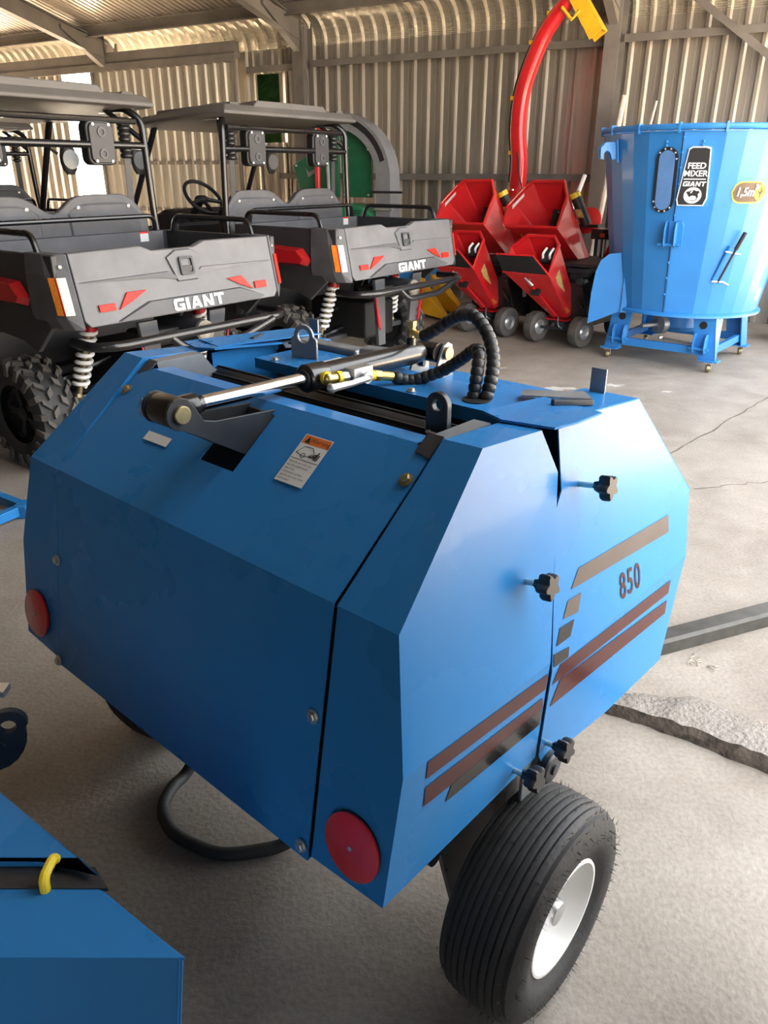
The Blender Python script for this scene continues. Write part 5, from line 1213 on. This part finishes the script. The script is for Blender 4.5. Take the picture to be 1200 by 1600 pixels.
MB().tube(fillet([gl(-6.10, .60, -.12), gl(-6.08, 1.9, -.12), gl(-6.02, 2.22, -.12), gl(-5.9, 2.26, -.12)], .15), .035, 10).build('red_handle', 'red_paint', gm)
MB().tube([gl(-5.93, 1.4, -.10), gl(-5.96, 2.12, -.10)], .02, 8).build('gas_strut', 'silver', gm)
# curved grey chute, open towards the front with a dark inside
arc = []; 
for k in range(13):
    a_ = R(100 - k * 100 / 12); arc.append((gl(-5.83, 1.62)[0] + .72 * math.cos(a_), 1.55 + .66 * math.sin(a_)))
arc += [(gl(-5.83, 1.62)[0] + .72, 1.35), (gl(-5.83, 1.62)[0] + .72, 1.05)]
def chring(x, z, nx, nz, w): return [(x - nx * w, -.14, z - nz * w), (x + nx * w, -.14, z + nz * w), (x + nx * w, .10, z + nz * w), (x - nx * w, .10, z - nz * w)]
rings = []
for i, (x, z) in enumerate(arc):
    x0, z0 = arc[max(0, i - 1)]; x1, z1 = arc[min(len(arc) - 1, i + 1)]; d = Vector((x1 - x0, 0, z1 - z0)).normalized(); rings.append(chring(x, z, d.z, -d.x, .085 + .02 * i / len(arc)))
cg = MB().loft(rings).build('discharge_chute', 'chute_grey', gm, smooth=20)
dk = []
for i in range(1, 11):
    x, z = arc[i]; x0, z0 = arc[i - 1]; x1, z1 = arc[i + 1]; d = Vector((x1 - x0, 0, z1 - z0)).normalized(); dk.append(((x - .055 * d.z, -.142, z + .055 * d.x), (x + .012 * d.z, -.142, z - .012 * d.x)))
b = MB(); V = [p for q in dk for p in q]; b.add(V, [(2 * i, 2 * i + 2, 2 * i + 3, 2 * i + 1) for i in range(len(dk) - 1)]); b.build('chute_slot', 'ink', cg, smooth=0)
MB().cyl((gl(-5.83, 1)[0] + .56, -.16, 1.40), (gl(-5.83, 1)[0] + 1.0, -.16, 1.40), .014, n=8).build('chute_clamp', 'dark_steel', cg)
MB().tube([(gl(-5.83, 1)[0] + .60, -.16, 1.20), (gl(-5.83, 1)[0] + .86, -.16, 1.20)], .012, 8).build('chute_bolt', 'silver', cg)
# rounded rotor housing and base
prof = [(.42 * math.cos(R(a_)), 1.02 + .24 * math.sin(R(a_))) for a_ in range(0, 181, 15)]
b = MB(); b.prism([(gl(-5.62, 0)[0] + x, -.20, z) for x, z in prof] + [(gl(-5.62, 0)[0] - .42, -.20, .55), (gl(-5.62, 0)[0] + .42, -.20, .55)], (0, .36, 0)); rh = b.build('rotor_housing', 'green_light', gm, smooth=20, bevel=.01)
for k in range(5): MB().box((gl(-5.62, 0)[0] + .16, -.203, 1.06 + k * .03), (.12, .006, .012)).build('vent_slot', 'ink', rh, smooth=0)
b = MB(); b.box((gl(-5.9, 0)[0], 0, .55), (1.1, .42, .40)); b.build('engine_base', 'green_paint', gm, smooth=0, bevel=.01)
b = MB(); b.box((gl(-5.9, 0)[0], 0, .30), (1.2, .10, .10)); b.box((gl(-6.3, 0)[0], 0, .15), (.08, .5, .30)); b.box((gl(-5.5, 0)[0], 0, .15), (.08, .5, .30)); b.build('stand', 'dark_steel', gm, smooth=0)
# ================================================================== loose things
def stick(name, label, p0, p1, r, m='wood'):
    o = MB().tube([p0, Vector(p0).lerp(Vector(p1), .5) + Vector((.01, 0, .0)), p1], [r, r * 1.05, r * .9], 8).build(name, m); tag(o, label, 'pole'); return o
stick('wooden_pole', 'pale wooden pole leaning on the wall, its broad tip above the mixer', bw(-2.72, 9.45, 0), bw(-2.56, 9.85, 2.42), .034)
stick('wooden_pole', 'thin wooden stick leaning on the wall right of the broad pole', bw(-2.45, 9.35, 0), bw(-2.22, 9.95, 2.36), .016)
stick('white_pipe', 'white pipe leaning against the column behind the chippers', bw(-3.25, 9.15, 0), bw(-2.90, 9.78, 1.60), .028, 'white')
# steel bar lying on the floor
s0, s1 = Vector((.80, 2.285, 0)), Vector((2.6, 3.02, 0)); dv = (s1 - s0).normalized(); pv = Vector((-dv.y, dv.x, 0))
b = MB(); b.prism([s0 + pv * 0 + Vector((0, 0, .001)), s0 + pv * .075 + Vector((0, 0, .001)), s0 + pv * .075 + Vector((0, 0, .062)), s0 + pv * .012 + Vector((0, 0, .062)), s0 + Vector((0, 0, .052))], s1 - s0)
sbar = b.build('steel_bar', 'bar_steel' if 'bar_steel' in MATS else 'dark_steel', smooth=0, bevel=.002); tag(sbar, 'long dark steel bar lying on the pale concrete floor', 'bar')
# broken concrete kerb
rnd = random.Random(11); NK = 60; rows = []
def kl(t, off): # along-kerb parameter and offset towards the far side
    a, c = Vector((.735, 2.09, 0)), Vector((2.1, 1.02, 0))
    q = a.lerp(c, t); bulge = .035 * math.sin(min(1, t * 4) * PI / 2); d = (c - a).normalized(); n = Vector((-d.y, d.x, 0)); n = n if n.y > 0 else -n
    return q + n * (off + bulge - .03)
for i in range(NK + 1):
    t = i / NK; e = lambda s: rnd.uniform(-s, s); hh = .042 + .008 * min(1, t * 6) + e(.004); taper = .35 + .65 * min(1, t * 7)
    rows.append([kl(t, 0) + Vector((e(.006), e(.006), 0)), kl(t, .002) + Vector((e(.008), e(.008), hh * .55)), kl(t, .012 + e(.006)) + Vector((0, 0, hh)), kl(t, .08 * taper) + Vector((0, 0, hh + .003 + e(.003))), kl(t, .16 * taper + .01) + Vector((0, 0, hh * .92 + e(.004))), kl(t, .205 * taper + .012) + Vector((e(.006), e(.006), hh * .45)), kl(t, .22 * taper + .014) + Vector((0, 0, 0))])
ko = thing('concrete_kerb', 'broken low concrete kerb strip on the floor right of the baler', 'kerb', (.735, 2.09, 0))
sh_ = Vector((.735, 2.09, 0))
kb = MB(); kb.loft([[p - sh_ for p in r[2:]] + [r[6] - sh_ + Vector((-.02, -.02, 0)), r[2] - sh_ + Vector((.01, .01, -.02))] for r in rows], caps=True, closed=True); kb.build('kerb_top', 'kerb_concrete', ko, smooth=30)
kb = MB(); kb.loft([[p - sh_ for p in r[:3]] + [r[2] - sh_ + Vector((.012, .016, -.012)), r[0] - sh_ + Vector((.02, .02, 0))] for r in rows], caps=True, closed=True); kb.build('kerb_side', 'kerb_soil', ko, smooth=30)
# dry twig and chips near the bar
tw = MB(); q0 = Vector((1.16, 2.36, .004))
for k in range(7):
    a_ = rnd.uniform(0, 2 * PI); p = q0 + Vector((rnd.uniform(-.03, .03), rnd.uniform(-.05, .03), 0)); tw.tube([p, p + Vector((math.cos(a_) * .02, math.sin(a_) * .02, .004)), p + Vector((math.cos(a_ + .5) * .035, math.sin(a_ + .5) * .035, 0.0))], .0018, 5)
two = tw.build('twig_debris', 'exhaust'); two['kind'] = 'stuff'; tag(two, 'dry twig crumbs on the concrete beside the steel bar', 'debris')
# ================================================================== foreground machine at lower left
fm = thing('implement_hopper', 'blue sheet-metal implement with a yellow plug, cut off at the lower left corner', 'implement', (-.247, .645, 0))
def fz(pts, z): return [(x, y, z) for x, y in pts]
A0, A1, A2, A3 = (0, 0), (-.143, .104), (-.364, .286), (-1.25, .286)
b = MB(); b.loft([fz([(-.03, .03), (-.143, .11), (-.143, .60), (-1.25, .60), (-1.25, .03)], .10), fz([(0, 0), (-.140, .101), (-.140, .101), (-1.25, .101), (-1.25, 0)], .75)], caps=True)
b = MB(); b.prism(fz([(0, 0), (-.143, .101), (-1.25, .101), (-1.25, 0)], .75), (0, 0, -.004)); low = b.build('lower_cover', 'blue', fm, smooth=0, bevel=.001)
b = MB(); b.loft([[(-.004, .0, .749), (-1.25, .0, .749), (-1.25, .004, .749), (-.004, .004, .749)], [(-.05, -.15, .12), (-1.25, -.15, .12), (-1.25, -.146, .12), (-.05, -.146, .12)]]); b.build('front_panel', 'blue', fm, smooth=0)
b = MB(); b.loft([[(-.004, .002, .748), (-.55, .402, .748), (-.553, .398, .748), (-.008, -.002, .748)], [(-.05, -.15, .12), (-.57, .40, .12), (-.573, .396, .12), (-.054, -.154, .12)]]); b.build('side_panel', 'blue', fm, smooth=0)
b = MB(); b.prism(fz([(-.146, .112), (-.40, .30), (-.55, .402), (-1.25, .402), (-1.25, .136), (-.178, .136)], .765), (0, 0, -.004)); b.prism([(-.178, .136, .765), (-1.25, .136, .765), (-1.25, .136, .748), (-.178, .136, .748)], (0, .003, 0)); b.build('upper_cover', 'blue', fm, smooth=0)
b = MB(); b.prism(fz([(-.130, .100), (-.160, .135), (-1.25, .135), (-1.25, .100)], .752), (0, 0, -.006)); b.build('seam_strip', 'dark_steel', fm, smooth=0)
b = MB(); b.tube(fillet([(-.215, .098, .745), (-.215, .100, .772), (-.212, .128, .776), (-.212, .134, .768)], .012), .0072, 10); b.build('plug', 'yellow_plastic', fm)
b = MB(); b.box((-.75, .22, .06), (.8, .30, .12)); b.build('skid', 'dark_steel', fm, smooth=0, bevel=.006)
lgf = MB(); n_ = 28; outl = []; inl = []
for k in range(n_):
    a_ = 2 * PI * k / n_; c_, s_ = math.cos(a_), math.sin(a_); inl.append((.014 * c_, .014 * s_)); r_ = .034 if s_ > -.2 else .034 + .05 * (-s_ - .2); outl.append((r_ * c_ - (.0 if s_ > 0 else .03 * s_ * -1), r_ * s_ * (1 if s_ > -.2 else 1.25)))
lgf.ringplate(outl, inl, (-.455, .50, .705), (.93, .37, 0), (0, 0, 1), .014); lgf.build('linkage_lug', 'dark_steel', fm, smooth=40)
MB().bar((-.47, .50, .67), (-.75, .38, .50), .05, .014, (0, 0, 1)).build('linkage_arm', 'dark_steel', fm, smooth=0)
MB().box((-.495, .545, .745), (.05, .03, .012)).build('linkage_tab', 'silver', fm, smooth=0)
# blue tubular frame at the left edge
bf = thing('hitch_triangle', 'pointed hitch of blue steel bars lying on the floor at left', 'hitch', (-1.873, 3.64, 0))
for p0, p1 in (((-.03, .03, .04), (-.9, .62, .04)), ((-.02, -.03, .04), (-.55, -1.05, .04))):
    MB().bar(p0, p1, .045, .05).build('bar', 'blue', bf, smooth=0, bevel=.003)
MB().box((0, 0, .035), (.07, .10, .07)).build('nose_plate', 'blue', bf, smooth=0, bevel=.006)
# dark implement standing behind the mixer at the right edge
di = thing('black_implement', 'black wheeled implement just showing behind the right side of the feed mixer', 'implement', (4.42, 7.75, 0), R(-39))
b = MB(); b.box((0, .25, .66), (.7, .6, .5)); b.build('body', 'dark_steel', di, smooth=0, bevel=.02)
MB().lathe([(0, -.12), (.07, -.12), (.08, -.10), (.08, .12), (.05, .14), (0, .14)], (-.42, .0, .80), (.3, 0, 1), 20).build('pump', 'dark_steel', di)
for s in (-1, 1):
    w = MB().lathe([(.14, -.07), (.20, -.085), (.27, -.07), (.285, 0), (.27, .07), (.20, .085), (.14, .07)], (s * .42, .25, .286), (1, 0, 0), 30, caps=False).build('wheel', 'rubber', di, smooth=40)
    MB().lathe([(0, -.05), (.14, -.06), (.14, .06), (0, .05)], (s * .42, .25, .286), (1, 0, 0), 24).build('rim', 'silver', w)
